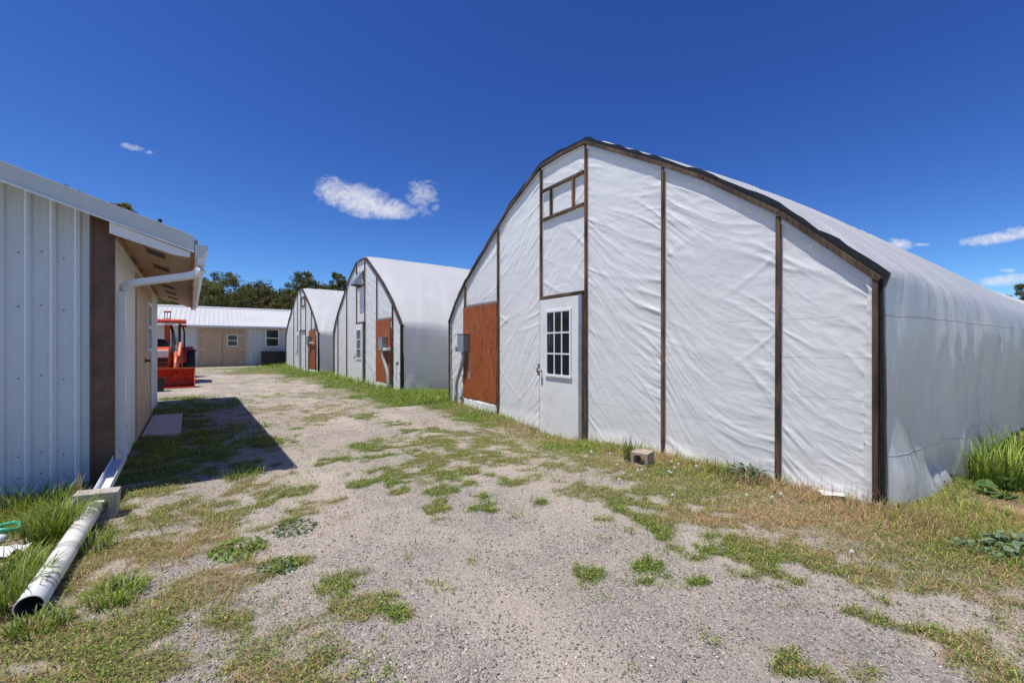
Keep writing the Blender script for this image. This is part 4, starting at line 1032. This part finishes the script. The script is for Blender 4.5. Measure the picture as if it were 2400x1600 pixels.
def pipe():
    n = 28; ro, ri = .052, .047
    m = MB(); s = dirp.cross(Vector((0, 0, 1))).normalized(); u = s.cross(dirp)
    V = []; F = []
    for c, r_ in ((pe, ro), (pe+(ps-pe)*.5+Vector((0, 0, -.003)), ro), (ps, ro), (ps, ri), (pe+(ps-pe)*.5, ri), (pe, ri)):
        V += [c+(s*math.cos(t*2*math.pi/n)+u*math.sin(t*2*math.pi/n))*r_ for t in range(n)]
    for i in range(6):
        for t in range(n): F.append((i*n+t, i*n+(t+1) % n, ((i+1) % 6)*n+(t+1) % n, ((i+1) % 6)*n+t))
    m.add(V, F); o = m.build('drain_pipe', M['white_pvc'], None, smooth=False)
    o.data.materials.append(M['pipe_inside'])
    for i_, p_ in enumerate(o.data.polygons):
        p_.use_smooth = True
        if 3*n <= i_ < 5*n: p_.material_index = 1
    tag(o, 'white plastic drain pipe lying open ended in the grass at lower left', 'pipe')
    # loops of thin wire
    for k, (t0, nl) in enumerate(((.12, 3), (.42, 3), (.93, 1))):
        w = MB()
        for j in range(nl):
            c = pe+(ps-pe)*(t0+.02*j); tl = random.uniform(-.8, .8)
            pts = [c+(s*math.cos(a)+u*math.sin(a))*.0545+dirp*(.04*tl*math.cos(a)) for a in [i*math.pi/12-.3 for i in range(15)]]
            w.tube(pts, .0012, 5)
        w.build('tie_wire', M['wire'], o)
pipe()
# garden hose loop and scraps at the left edge
hp = []
cx, cy = at(5, 1262)
for i in range(44):
    a = i/43*2*math.pi*1.15; hp.append((cx-.02+.115*math.cos(a), cy+.07*math.sin(a), .06+.02*math.sin(a*1.5)))
hp += [(cx-.2, cy-.1, .03), (cx-.5, cy-.05, .02), (cx-.9, cy+.1, .015)]
tag(MB().tube(hp, .013, 10).build('garden_hose', M['hose'], None, smooth=True), 'coil of light green garden hose at the left edge', 'hose')
x, y = at(20, 1312)
U_, V_ = np.meshgrid(np.linspace(0, 1, 16), np.linspace(0, 1, 10))
o = grid_mesh('plastic_scrap', np.stack([x-.25+U_*.30, y-.05+V_*.13, .03+.05*fbm(U_*3, V_*3, 14)], -1), M['scrap']); tag(o, 'crumpled white plastic sheet below the green hose', 'scrap')
x, y = at(-6, 1290)
o = MB().tube([(x-.06, y, .03), (x-.055, y+.02, .06), (x+.02, y+.02, .07)], [.03, .035, .02], 10).build('plastic_bottle', M['scrap'], None, smooth=True); tag(o, 'white plastic bottle end between hose and scrap at left edge', 'bottle')

# ------------------------------------------------------------------ tractor
def tractor():
    ox, oy = -10.039, 11.821
    r = thing('tractor', 'orange backhoe tractor with red front bucket parked past the shed', 'tractor', (ox, oy, tz(ox, oy)), TS)
    # front bucket: open towards -y
    prof = [(0, .015), (.42, .0), (.55, .06), (.60, .2), (.56, .36), (.44, .50), (.34, .56)]
    inn = [(.34, .545), (.43, .485), (.545, .35), (.583, .2), (.535, .075), (.41, .018), (0, .03)]
    b = MB().prism(prof+inn, (-.93, 0, 0), (0, 1, 0), (0, 0, 1), (1, 0, 0), 1.86).build('bucket', M['orange_worn'], r)
    for sx in (-.93, .912):
        MB().prism(prof+[(.02, .13)], (sx, 0, 0), (0, 1, 0), (0, 0, 1), (1, 0, 0), .018).build('side_plate', M['orange_worn'], b)
    MB().bx(-.93, .93, .325, .36, .557, .585).build('bucket_top_edge', M['orange_lt'], b, .004)
    MB().bx(-.93, .93, -.05, .06, .004, .016).build('cutting_edge', M['steel'], b)
    # loader arms and posts
    for sx in (-1, 1):
        a = MB().bar((sx*.47, .55, .30), (sx*.50, 1.15, .62), .07, .13).bar((sx*.50, 1.12, .60), (sx*.58, 1.85, 1.30), .07, .14)
        ao = a.build('loader_arm', M['orange'], r, .008)
        MB().tube([(sx*.46, .60, .42), (sx*.47, 1.0, .80), (sx*.47, 1.35, 1.02)], .045, 12).build('lift_cylinder', M['orange_lt'], ao, smooth=True)
        MB().bx(sx*.58-.05, sx*.58+.05, 1.78, 1.92, .45, 1.33).build('loader_post', M['orange'], r, .008)
        MB().tube([(sx*.42, 1.1, .5), (sx*.41, 1.2, .95), (sx*.44, 1.5, 1.15), (sx*.50, 1.75, 1.05)], .012, 6).build('hydraulic_hose', M['black_plastic'], r, smooth=True)
    # hood, grille, white panel for the headlights and painted-in hood glare
    hp = [(1.15, .52), (2.35, .52), (2.35, 1.20), (1.7, 1.19), (1.28, 1.12), (1.16, 1.02)]
    h = MB().prism(hp, (-.31, 0, 0), (0, 1, 0), (0, 0, 1), (1, 0, 0), .62).build('hood', M['orange'], r, .03)
    MB().bx(-.29, .29, 1.10, 1.155, .88, 1.10).build('headlight_glare_panel', M['lamp_white'], h, .02)
    MB().bx(-.27, .27, 1.13, 1.152, .56, .86).build('grille', M['black_plastic'], h)
    m = MB()
    for z in (.87, .72, .60): m.bx(-.28, .28, 1.115, 1.15, z-.012, z+.012)
    m.build('grille_bar', M['orange'], h)
    MB().bx(-.36, .36, .98, 1.22, .40, .52).build('front_bumper', M['orange_lt'], r, .01)
    MB().bx(-.2, .2, 1.2, 3.1, .38, .60).build('chassis', M['black_plastic'], r)
    # dash, wheel, seat
    sb = MB().tube([(0, 2.62, 1.10), (0, 2.62, 1.2), (0, 2.64, 1.32), (0, 2.66, 1.42)], [.26, .29, .28, .16], 18)
    sb.build('seat', M['black_plastic'], r, smooth=True)
    MB().tube([(.17*math.cos(a)+0, 2.42+.06*math.sin(a), 1.28+.16*math.sin(a)) for a in [i*math.pi/10 for i in range(21)]], .014, 8).build('steering_wheel', M['black_plastic'], r, smooth=True)
    # wheels
    def wheel(x, y, rad, wd):
        t = MB(); n = 36; V = []; F = []
        sec = [(-.5, .62), (-.5, .86), (-.42, .97), (0, 1.0), (.42, .97), (.5, .86), (.5, .62)]
        for i in range(n):
            a = i*2*math.pi/n; lug = 1.0+(.02 if i % 2 else -.015)
            for (u, q) in sec: V.append((x+u*wd, y+rad*q*math.cos(a)*(lug if q > .9 else 1), rad+rad*q*math.sin(a)*(lug if q > .9 else 1)))
        k = len(sec)
        for i in range(n):
            j = (i+1) % n
            for q in range(k): F.append((i*k+q, i*k+(q+1) % k, j*k+(q+1) % k, j*k+q))
        w = t.add(V, F).build('wheel', M['tyre'], r, .004)
        MB().tube([(x-.3*wd, y, rad), (x+.3*wd, y, rad)], rad*.62, 24).build('rim', M['rim'], w)
        MB().tube([(x-.42*wd, y, rad), (x+.42*wd, y, rad)], rad*.18, 12).build('hub', M['orange'], w)
    for sx in (-1, 1): wheel(sx*.50, 1.45, .34, .22); wheel(sx*.80, 3.0, .56, .32)
    # fenders with tail light
    for sx in (-1, 1):
        f = MB(); n = 9; V = []; F = []
        for i in range(n):
            a = R(10+i*17); 
            for x_ in (sx*.58, sx*.90 if i > 2 else sx*.72): V.append((x_, 3.0-.64*math.cos(a), .56+.64*math.sin(a)))
            if i: F.append((2*i-2, 2*i-1, 2*i+1, 2*i))
        V2 = len(V); f.add(V, F); f.bx(sx*.565, sx*.60, 2.45, 3.35, .45, 1.12)
        fo = f.build('fender', M['orange_worn'], r)
        MB().bx(sx*.86, sx*1.00, 2.9, 2.98, 1.02, 1.10).build('tail_light', M['red_lamp'], fo, .01)
    # roll bar and canopy
    for sx in (-1, 1):
        rb = MB().tube([(sx*.53, 3.05, .95), (sx*.53, 3.05, 1.95)], .038, 8)
        rb.tube([(sx*.66, 2.75, 1.05), (sx*.66, 2.76, 1.7), (sx*.63, 2.78, 1.86), (sx*.53, 2.82, 1.96)], .026, 8)
        rb.build('roll_bar', M['black_plastic'], r)
    c = MB().prism([(2.0, 1.985), (3.3, 1.985), (3.35, 2.02), (3.2, 2.08), (2.3, 2.10), (1.95, 2.05)], (-.72, 0, 0), (0, 1, 0), (0, 0, 1), (1, 0, 0), 1.44)
    c.build('canopy', M['orange'], r, .035)
    MB().bx(.15, .42, 1.98, 2.10, 1.90, 1.965).build('work_light', M['lamp_white'], r, .01)
    MB().bx(-.42, -.15, 1.98, 2.10, 1.90, 1.965).build('work_light', M['lamp_white'], r, .01)
    MB().bx(.60, .74, 2.6, 2.7, 1.86, 1.93).build('side_lamp', M['red_lamp'], r, .015)
    # folded backhoe
    bo = MB().bar((.18, 3.75, .75), (.18, 3.65, 2.05), .16, .20, (0, 1, 0)).build('backhoe_boom', M['orange_lt'], r, .012)
    MB().bar((.18, 3.95, 2.20), (.18, 4.05, 1.0), .13, .16, (0, 1, 0)).build('dipper_arm', M['orange'], r, .012)
    m = MB()
    for x_ in (.10, .17, .26): m.tube([(x_, 3.7, 2.1), (x_+.01, 3.66, 2.42)], .012, 8)
    m.build('boom_cylinder', M['steel'], r, smooth=True)
    MB().tube([(.08, 3.66, 2.42), (.29, 3.66, 2.42)], .03, 10).build('cylinder_pin', M['orange_worn'], r, smooth=True)
    MB().prism([(3.9, .35), (4.3, .3), (4.45, .6), (4.3, .9), (4.0, .95)], (.0, 0, 0), (0, 1, 0), (0, 0, 1), (1, 0, 0), .36).build('backhoe_bucket', M['orange_worn'], r, .01)
    MB().bx(-.65, .65, 3.45, 3.6, .35, .75).build('backhoe_frame', M['orange_worn'], r, .01)
    hs = MB()
    for i in range(4): hs.tube([(.26+.02*i, 3.6, .9), (.32+.03*i, 3.5, 1.3), (.3+.02*i, 3.6, 1.75), (.22+.02*i, 3.68, 2.0)], .011, 6)
    hs.build('hydraulic_hose', M['black_plastic'], r, smooth=True)
tractor()

def tub(name, label, cat, loc, rz, l, w, h, rim=.03, th=.015, taper=.9):
    m = MB(); V = []
    def ring(a, b, z): return [(-a, -b, z), (a, -b, z), (a, b, z), (-a, b, z)]
    R1 = [ring(l/2*taper, w/2*taper, 0), ring(l/2, w/2, h), ring(l/2+rim, w/2+rim, h), ring(l/2+rim, w/2+rim, h+.02), ring(l/2-th, w/2-th, h+.02), ring(l/2*taper-th, w/2*taper-th, .02)]
    for q in R1: V += q
    F = [(0, 3, 2, 1)]
    for i in range(5):
        for k in range(4): F.append((4*i+k, 4*i+(k+1) % 4, 4*i+4+(k+1) % 4, 4*i+4+k))
    F.append((20, 21, 22, 23)); m.add(V, F)
    for k in range(3): m.bx(-l/2*.98, l/2*.98, -w/2-.004, -w/2+.006, h*(.25+.22*k), h*(.25+.22*k)+.02)
    o = m.build(name, M['black_plastic'], None, .004); o.location = loc; o.rotation_euler = (0, 0, rz); return tag(o, label, cat)
p = sw(-.26, 9.62); tub('plastic_tub', 'black plastic tub on the gravel in front of the tractor bucket', 'tub', (p.x, p.y, tz(p.x, p.y)), TS, .55, .4, .33, .012)

# ------------------------------------------------------------------ low metal barn at the end of the drive
BD = math.atan2(.577, .8165); BO = (-16.95, 24.75)
def barn():
    r = thing('metal_barn', 'low grey metal barn with white roof and tan double doors closing the drive', 'barn', (BO[0], BO[1], 0), BD)
    x0, x1, dp = -9.0, 6.4, 7.0
    pit = .345; ez = 2.37
    for a, b, z0, z1 in ((x0, -1.17, -.1, ez), (1.15, x1, -.1, ez), (-1.17, 1.15, 2.16, ez)):
        ribbed('front_wall', (a, 0, 0), (1, 0, 0), (0, 0, 1), (0, -1, 0), b-a, lambda u: z1, M['barn_wall'], r, pitch=.23, rw=.03, rh=.022, h0=z0)
    MB().bx(x1-.02, x1, .01, dp, -.1, ez).bx(x0, x0+.02, .01, dp, -.1, ez).bx(x0, x1, dp, dp+.02, -.1, ez).build('wall', M['barn_wall'], r)
    for xx in (x0+.001, x1-.021): MB().prism([(.0, ez), (dp, ez), (dp/2, ez+pit*dp/2)], (xx, 0, 0), (0, 1, 0), (0, 0, 1), (1, 0, 0), .02).build('gable_panel', M['barn_wall'], r)
    sl = math.hypot(3.9, 3.9*pit); d = Vector((0, 3.9, 3.9*pit)).normalized(); n = Vector((0, -pit, 1)).normalized()
    ribbed('roof', Vector((x0-.3, -.4, ez+.03-.4*pit+.06)), (1, 0, 0), d, n, x1-x0+.6, lambda u: sl, M['roof_white'], r, pitch=.23, rw=.028, rh=.03)
    d2 = Vector((0, -3.9, 3.9*pit)).normalized(); n2 = Vector((0, pit, 1)).normalized()
    ribbed('roof', Vector((x0-.3, dp+.4, ez+.03-.4*pit+.06)), (1, 0, 0), d2, n2, x1-x0+.6, lambda u: sl, M['roof_white'], r, pitch=.23, rw=.028, rh=.03)
    rz = ez+.09+pit*3.5
    MB().prism([(-.16, -.03), (0, .035), (.16, -.03), (.16, -.015), (0, .05), (-.16, -.015)], (x0-.32, 3.5, rz), (0, 1, 0), (0, 0, 1), (1, 0, 0), x1-x0+.64).build('ridge_cap', M['roof_white'], r)
    MB().bx(x0-.3, x1+.3, -.45, -.385, ez-.11, ez-.0).build('gutter', M['gutter'], r, .006)
    MB().bx(x0-.28, x1+.28, -.375, -.02, ez-.07, ez-.055).build('soffit', M['tan'], r)
    MB().bx(x0, x1, -.03, -.024, ez-.14, ez-.072).build('wall_head_trim', M['tan_door'], r)
    # door frame, leaves
    MB().bx(-1.17, -1.03, -.045, .0, 0, 2.16).bx(1.0, 1.15, -.045, .0, 0, 2.16).bx(-1.03, 1.0, -.045, .0, 2.03, 2.16).build('door_trim', M['tan_door'], r, .004)
    for a, b in ((-1.02, -.025), (-.010, .99)):
        dd = MB().bx(a, b, -.035, -.005, .02, 2.02).build('door_leaf', M['tan_door'], r, .003)
        hx = a+.04 if a < -.5 else b-.04; hm = MB()
        for z in (.2, 1.0, 1.8): hm.bx(hx-.10, hx+.10, -.05, -.036, z-.018, z+.018)
        hm.build('hinge', M['lamp_white'], dd)
        if a > -.5: window(dd, .20, .75, 1.16, 1.86, None, .036, 'y', True, .05)
    MB().bx(-.07, -.0, -.06, -.036, .93, .98).build('door_handle', M['brass'], r)
    MB().bx(-1.2, 1.2, -.35, .0, -.06, .015).build('door_sill', M['slab'], r)
    window(r, 2.17, 2.92, 1.12, 2.22, None, .03, 'y', True, .06)
    MB().bx(-2.32, -2.12, -.12, -.02, 1.25, 1.65).build('meter_box', M['grey_box'], r, .01)
    MB().bx(x1-.10, x1+.01, -.032, -.024, -.1, ez-.15).build('corner_trim', M['gutter'], r)
M['barn_wall'] = simple('barn_wall_paint', (.62, .61, .60), .45, .05, .06, 1.2)
barn()
def bw(x, y, z=0): return (BO[0]+x*math.cos(BD)-y*math.sin(BD), BO[1]+x*math.sin(BD)+y*math.cos(BD), z)
tub('storage_bin', 'long black bin standing below the barn window', 'bin', bw(2.66, -.45, -.02), BD, 1.5, .62, .86, .015, .02, .97)

# ------------------------------------------------------------------ trees
def tree(x, y, H, Wd, label, seed, group='pinyon and juniper trees around the yard', name='juniper_tree', dens=1.0, tone=1.0, open_=.5, trunkh=.25):
    rg = np.random.default_rng(seed); rd = random.Random(seed)
    root = thing(name, label, 'tree', (x, y, tz(x, y)-.1), rd.random()*6.28, group)
    tk = MB(); tips = []
    nb = rd.randint(2, 3)
    for b in range(nb):
        a = b*2*math.pi/nb+rd.uniform(-.5, .5); ln = rd.uniform(.55, .8)*H; sp = Wd*.25
        pts = [Vector((.12*math.cos(a), .12*math.sin(a), 0))]; 
        for i in range(1, 7):
            t = i/6; pts.append(Vector((math.cos(a)*sp*t+rd.uniform(-.12, .12)*t*Wd*.3, math.sin(a)*sp*t+rd.uniform(-.12, .12)*t*Wd*.3, ln*t)))
        tk.tube(pts, [max(.03, .17*H/6*(1-.85*i/6)) for i in range(7)], 8)
        for i in range(2, 7):
            for q in range(3):
                aa = rd.random()*6.28; L = Wd*.34*rd.uniform(.5, 1)*(1.1-.4*abs(i/6-.5)); e = pts[i]+Vector((math.cos(aa)*L, math.sin(aa)*L, rd.uniform(-.02, .22)*H*.6))
                mid = (pts[i]+e)/2+Vector((0, 0, rd.uniform(-.2, .1)))
                r0 = .05*H/6*(1.2-i/7)
                tk.tube([pts[i], mid, e], [r0, r0*.6, r0*.25], 5); tips.append(e); tips.append(mid*.45+e*.55+Vector((rd.uniform(-.2, .2), rd.uniform(-.2, .2), .15)))
    tk.build('trunk', M['bark'], root, smooth=True)
    # foliage clumps on the limb ends plus a loose shell
    cl = [tuple(t) for t in tips]
    nsh = int(120*dens)
    for i in range(nsh):
        a = rg.random()*6.283; zt = rg.random()**.8; rr = math.sqrt(max(0, 1-((zt-.42)/.60)**2))*Wd*.5*(.45+.55*rg.random())*(1+.25*math.sin(a*3+seed))
        cl.append((math.cos(a)*rr, math.sin(a)*rr, H*(trunkh*.5+(1-trunkh*.5)*zt*.94)))
    cl = np.array(cl); n = int(85*dens)
    hue = rg.random(len(cl)); size = (.22+.30*rg.random(len(cl)))*Wd/4.5
    C = np.repeat(cl, n, 0); sc = np.repeat(size, n); k = len(C)
    dv = rg.normal(0, 1, (k, 3)); dv /= np.linalg.norm(dv, axis=1, keepdims=True); rad = rg.random(k)**.4
    P = C+dv*(rad*sc)[:, None]*np.array([1.15, 1.15, .75])
    u = dv+rg.normal(0, .7, (k, 3)); u /= np.linalg.norm(u, axis=1, keepdims=True)
    w = np.cross(u, rg.normal(0, 1, (k, 3))); w /= np.linalg.norm(w, axis=1, keepdims=True)+1e-6
    Ls = .05*(1+.9*rg.random(k))*(H/6)**.4; ws = Ls*.42
    V = np.stack([P-w*ws[:, None], P+u*Ls[:, None]*1.3, P+w*ws[:, None], P-u*Ls[:, None]*.6], 1).reshape(-1, 3)
    base = np.array([.095, .10, .032])*tone; lit = np.array([.235, .205, .062])*tone
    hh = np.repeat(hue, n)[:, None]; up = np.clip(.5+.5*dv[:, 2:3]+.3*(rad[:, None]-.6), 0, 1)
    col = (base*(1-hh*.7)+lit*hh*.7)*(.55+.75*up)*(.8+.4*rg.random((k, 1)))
    mesh_np('crown', V, np.arange(k*4).reshape(-1, 4), M['needle'], root, False, np.repeat(col, 4, 0))
    return root
# measured treetops: photo x, top y, distance, width
TR = [(524, 628, 36, 4.6, 'broad rounded juniper rising left of the gap above the barn roof', 1.2),
      (440, 655, 39, 4.5, 'juniper partly hidden behind the shed gutter', 1.0),
      (575, 678, 43, 4.0, 'juniper between the rounded tree and the open topped one', .9),
      (614, 664, 39, 3.2, 'sparse topped pinyon above the middle of the barn roof', 1.0),
      (655, 678, 42, 4.0, 'dark juniper just left of the tall tree behind the far greenhouse', .85),
      (715, 628, 38, 3.6, 'tallest dark pinyon rising behind the far greenhouse peak', .9),
      (680, 668, 35, 3.0, 'low juniper in front of the tall dark pinyon', 1.0),
      (765, 660, 40, 3.4, 'juniper between the two taller trees behind the far greenhouse', .85),
      (792, 628, 38, 2.6, 'slim pinyon with bare twigs beside the middle greenhouse arch', 1.0),
      (830, 655, 42, 4.0, 'juniper mostly hidden behind the middle greenhouse', .9),
      (390, 700, 44, 5.0, 'juniper seen low under the shed soffit', 1.1),
      (160, 417, 14.5, 1.9, 'tree tip showing over the left part of the shed roof', 1.2),
      (281, 452, 15.5, 1.9, 'tree tip showing over the right part of the shed roof', 1.2),
      (2405, 655, 44, 3.4, 'tree at the right edge above the greenhouse cover', 1.0)]
for i, (px, py, D, wd, lb, tone) in enumerate(TR):
    x = (px-1200)/990*D; h = CAMH+(808-py)/990*D
    tree(x, D, h+.05, wd, lb, 200+i, tone=tone, dens=1.0 if D > 20 else .8)
# thick wood behind: one mass
def woodland():
    rg = np.random.default_rng(5); cl = []
    for i in range(1100):
        t = rg.random(); px = 330+t*560+(rg.random()-.5)*40; D = 46+rg.random()*14
        top = 1.25+(808-(680+14*math.sin(px*.05)+8*math.sin(px*.13)))/990*D
        cl.append(((px-1200)/990*D, D, top*rg.random()**.7))
    cl = np.array(cl); n = 90; k = len(cl)*n
    C = np.repeat(cl, n, 0); dv = rg.normal(0, 1, (k, 3)); dv /= np.linalg.norm(dv, axis=1, keepdims=True); rad = rg.random(k)**.4
    P = C+dv*(rad*(.5+.5*np.repeat(rg.random(len(cl)), n)))[:, None]
    u = rg.normal(0, 1, (k, 3)); u /= np.linalg.norm(u, axis=1, keepdims=True); w = np.cross(u, dv); w /= np.linalg.norm(w, axis=1, keepdims=True)+1e-6
    L = .13; V = np.stack([P-w*L*.6, P+u*L, P+w*L*.6, P-u*L], 1).reshape(-1, 3)
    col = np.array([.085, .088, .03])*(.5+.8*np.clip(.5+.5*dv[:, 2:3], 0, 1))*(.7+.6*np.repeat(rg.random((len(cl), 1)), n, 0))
    o = mesh_np('woodland', V, np.arange(k*4).reshape(-1, 4), M['needle'], None, False, np.repeat(col, 4, 0))
    tag(o, 'dark evergreen wood closing the view behind the barn', 'woodland', kind='stuff')
woodland()

# ------------------------------------------------------------------ sky, sun, camera
sunv = Vector((-.283, -.161, .9455)).normalized()
elev = math.asin(sunv.z); az = math.atan2(sunv.x, sunv.y)
w = bpy.data.worlds.new('World'); S.world = w; w.use_nodes = True; nt = w.node_tree; nt.nodes.clear()
class WN(NT):
    def __init__(s): s.t = nt; s.n = nt.nodes
n = WN()
out = n.N('OutputWorld'); bg = n.N('Background'); n.L(bg.outputs[0], out.inputs[0])
sky = n.N('TexSky'); sky.sky_type = 'NISHITA'; sky.sun_disc = False; sky.sun_elevation = elev; sky.sun_rotation = az
sky.altitude = 2000; sky.air_density = 1.0; sky.dust_density = .3; sky.ozone_density = 3.0
hs = n.N('HueSaturation'); hs.inputs['Saturation'].default_value = 1.0; hs.inputs['Value'].default_value = 1.0
sc_ = n.N('SeparateColor'); n.L(n.mix(1.0, sky.outputs[0], (.66, .96, 1.50), 'MULTIPLY'), sc_.inputs[0])
cc_ = n.N('CombineColor')      # clear high-altitude air: deeper towards the zenith
for i_, (ref, o_, p_) in enumerate(((1.25, 1.00, 1.5), (3.05, 2.88, 1.45), (8.0, 7.6, 1.12))):
    n.L(n.math('MULTIPLY', n.math('POWER', n.math('DIVIDE', sc_.outputs[i_], ref), p_), o_), cc_.inputs[i_])
n.L(cc_.outputs[0], hs.inputs['Color'])
tc = n.N('TexCoord'); sep = n.N('SeparateXYZ'); n.L(tc.outputs['Generated'], sep.inputs[0])
yy = n.math('MAXIMUM', sep.outputs[1], .05)
u = n.math('DIVIDE', sep.outputs[0], yy); v = n.math('DIVIDE', sep.outputs[2], yy)
front = n.math('GREATER_THAN', sep.outputs[1], .06)
cmb = n.N('CombineXYZ'); n.L(u, cmb.inputs[0]); n.L(v, cmb.inputs[1])
def nz(sc, det, rough, stretch=(1, 1, 1), dist=0):
    mp = n.N('Mapping'); mp.inputs['Scale'].default_value = stretch; n.L(cmb.outputs[0], mp.inputs[0])
    return n.noise(sc, det, mp.outputs[0], rough, dist)
n_big = nz(14, 5, .6, (1, 1.5, 1), .6); n_fine = nz(38, 8, .68, (1, 1.2, 1), 1.2)
nn = n.math('SUBTRACT', n.math('ADD', n.math('MULTIPLY', n_big, .9), n.math('MULTIPLY', n_fine, 1.1)), 1.0)
tot = None
for (px, py, rx, ry, rot, wisp, amt) in ((840, 468, 112, 40, -.26, 1.35, 1.0), (905, 490, 84, 26, -.08, 1.3, .95), (990, 462, 40, 44, .3, 3.0, .45), (790, 440, 55, 26, -.2, 2.6, .5),
                                   (308, 346, 34, 11, -.15, 2.6, .75), (350, 357, 14, 6, 0, 2.6, .5), (2335, 558, 95, 15, .12, 1.6, .95), (2405, 545, 60, 16, .0, 1.6, .9), (2112, 572, 36, 15, -.1, 1.8, .8), (2160, 573, 22, 5, 0, 1.5, .6),
                                   (2365, 655, 82, 15, .13, 1.6, .9), (2440, 650, 60, 20, 0, 1.6, .8), (2362, 634, 24, 5, 0, 2.2, .5)):
    cu, cv = (px-1200)/990, (808-py)/990; a, b = rx/990, ry/990; cr, sr = math.cos(rot), math.sin(rot)
    du = n.math('SUBTRACT', u, cu); dv = n.math('SUBTRACT', v, cv)
    p1 = n.math('DIVIDE', n.math('ADD', n.math('MULTIPLY', du, cr), n.math('MULTIPLY', dv, sr)), a)
    p2 = n.math('DIVIDE', n.math('SUBTRACT', n.math('MULTIPLY', dv, cr), n.math('MULTIPLY', du, sr)), b)
    q = n.math('ADD', n.math('MULTIPLY', p1, p1), n.math('MULTIPLY', p2, p2))
    f = n.math('ADD', n.math('SUBTRACT', 1.0, q), n.math('MULTIPLY', nn, wisp))
    f = n.math('MULTIPLY', n.math('MULTIPLY', f, .75, clamp=True), amt)
    tot = f if tot is None else n.math('MAXIMUM', tot, f)
tot = n.math('MULTIPLY', tot, front)
cl = n.mix(n.ramp(n_fine, [(.3, 0.0), (.7, 1.0)]), (7.6, 7.7, 8.2), (9.2, 9.1, 9.3))
n.L(n.mix(tot, hs.outputs[0], cl), bg.inputs['Color'])
bg.inputs['Strength'].default_value = .10
sd = bpy.data.lights.new('sun', 'SUN'); sd.energy = 5.0; sd.angle = R(.53); sd.color = (1, .955, .89)
so = bpy.data.objects.new('sun', sd); link(so); so.rotation_euler = sunv.to_track_quat('Z', 'Y').to_euler(); so.location = (-10, -6, 30)
cd = bpy.data.cameras.new('camera'); cd.sensor_width = 36; cd.lens = 990/2400*36; cd.clip_end = 5000; cd.clip_start = .05; cd.shift_y = 8/2400
co = bpy.data.objects.new('camera', cd); link(co); co.location = (0, 0, CAMH); co.rotation_euler = (R(90), 0, 0)
S.camera = co
S.view_settings.view_transform = 'Standard'; S.view_settings.look = 'None'; S.view_settings.exposure = 0
S.cycles.max_bounces = 6; S.cycles.transparent_max_bounces = 4
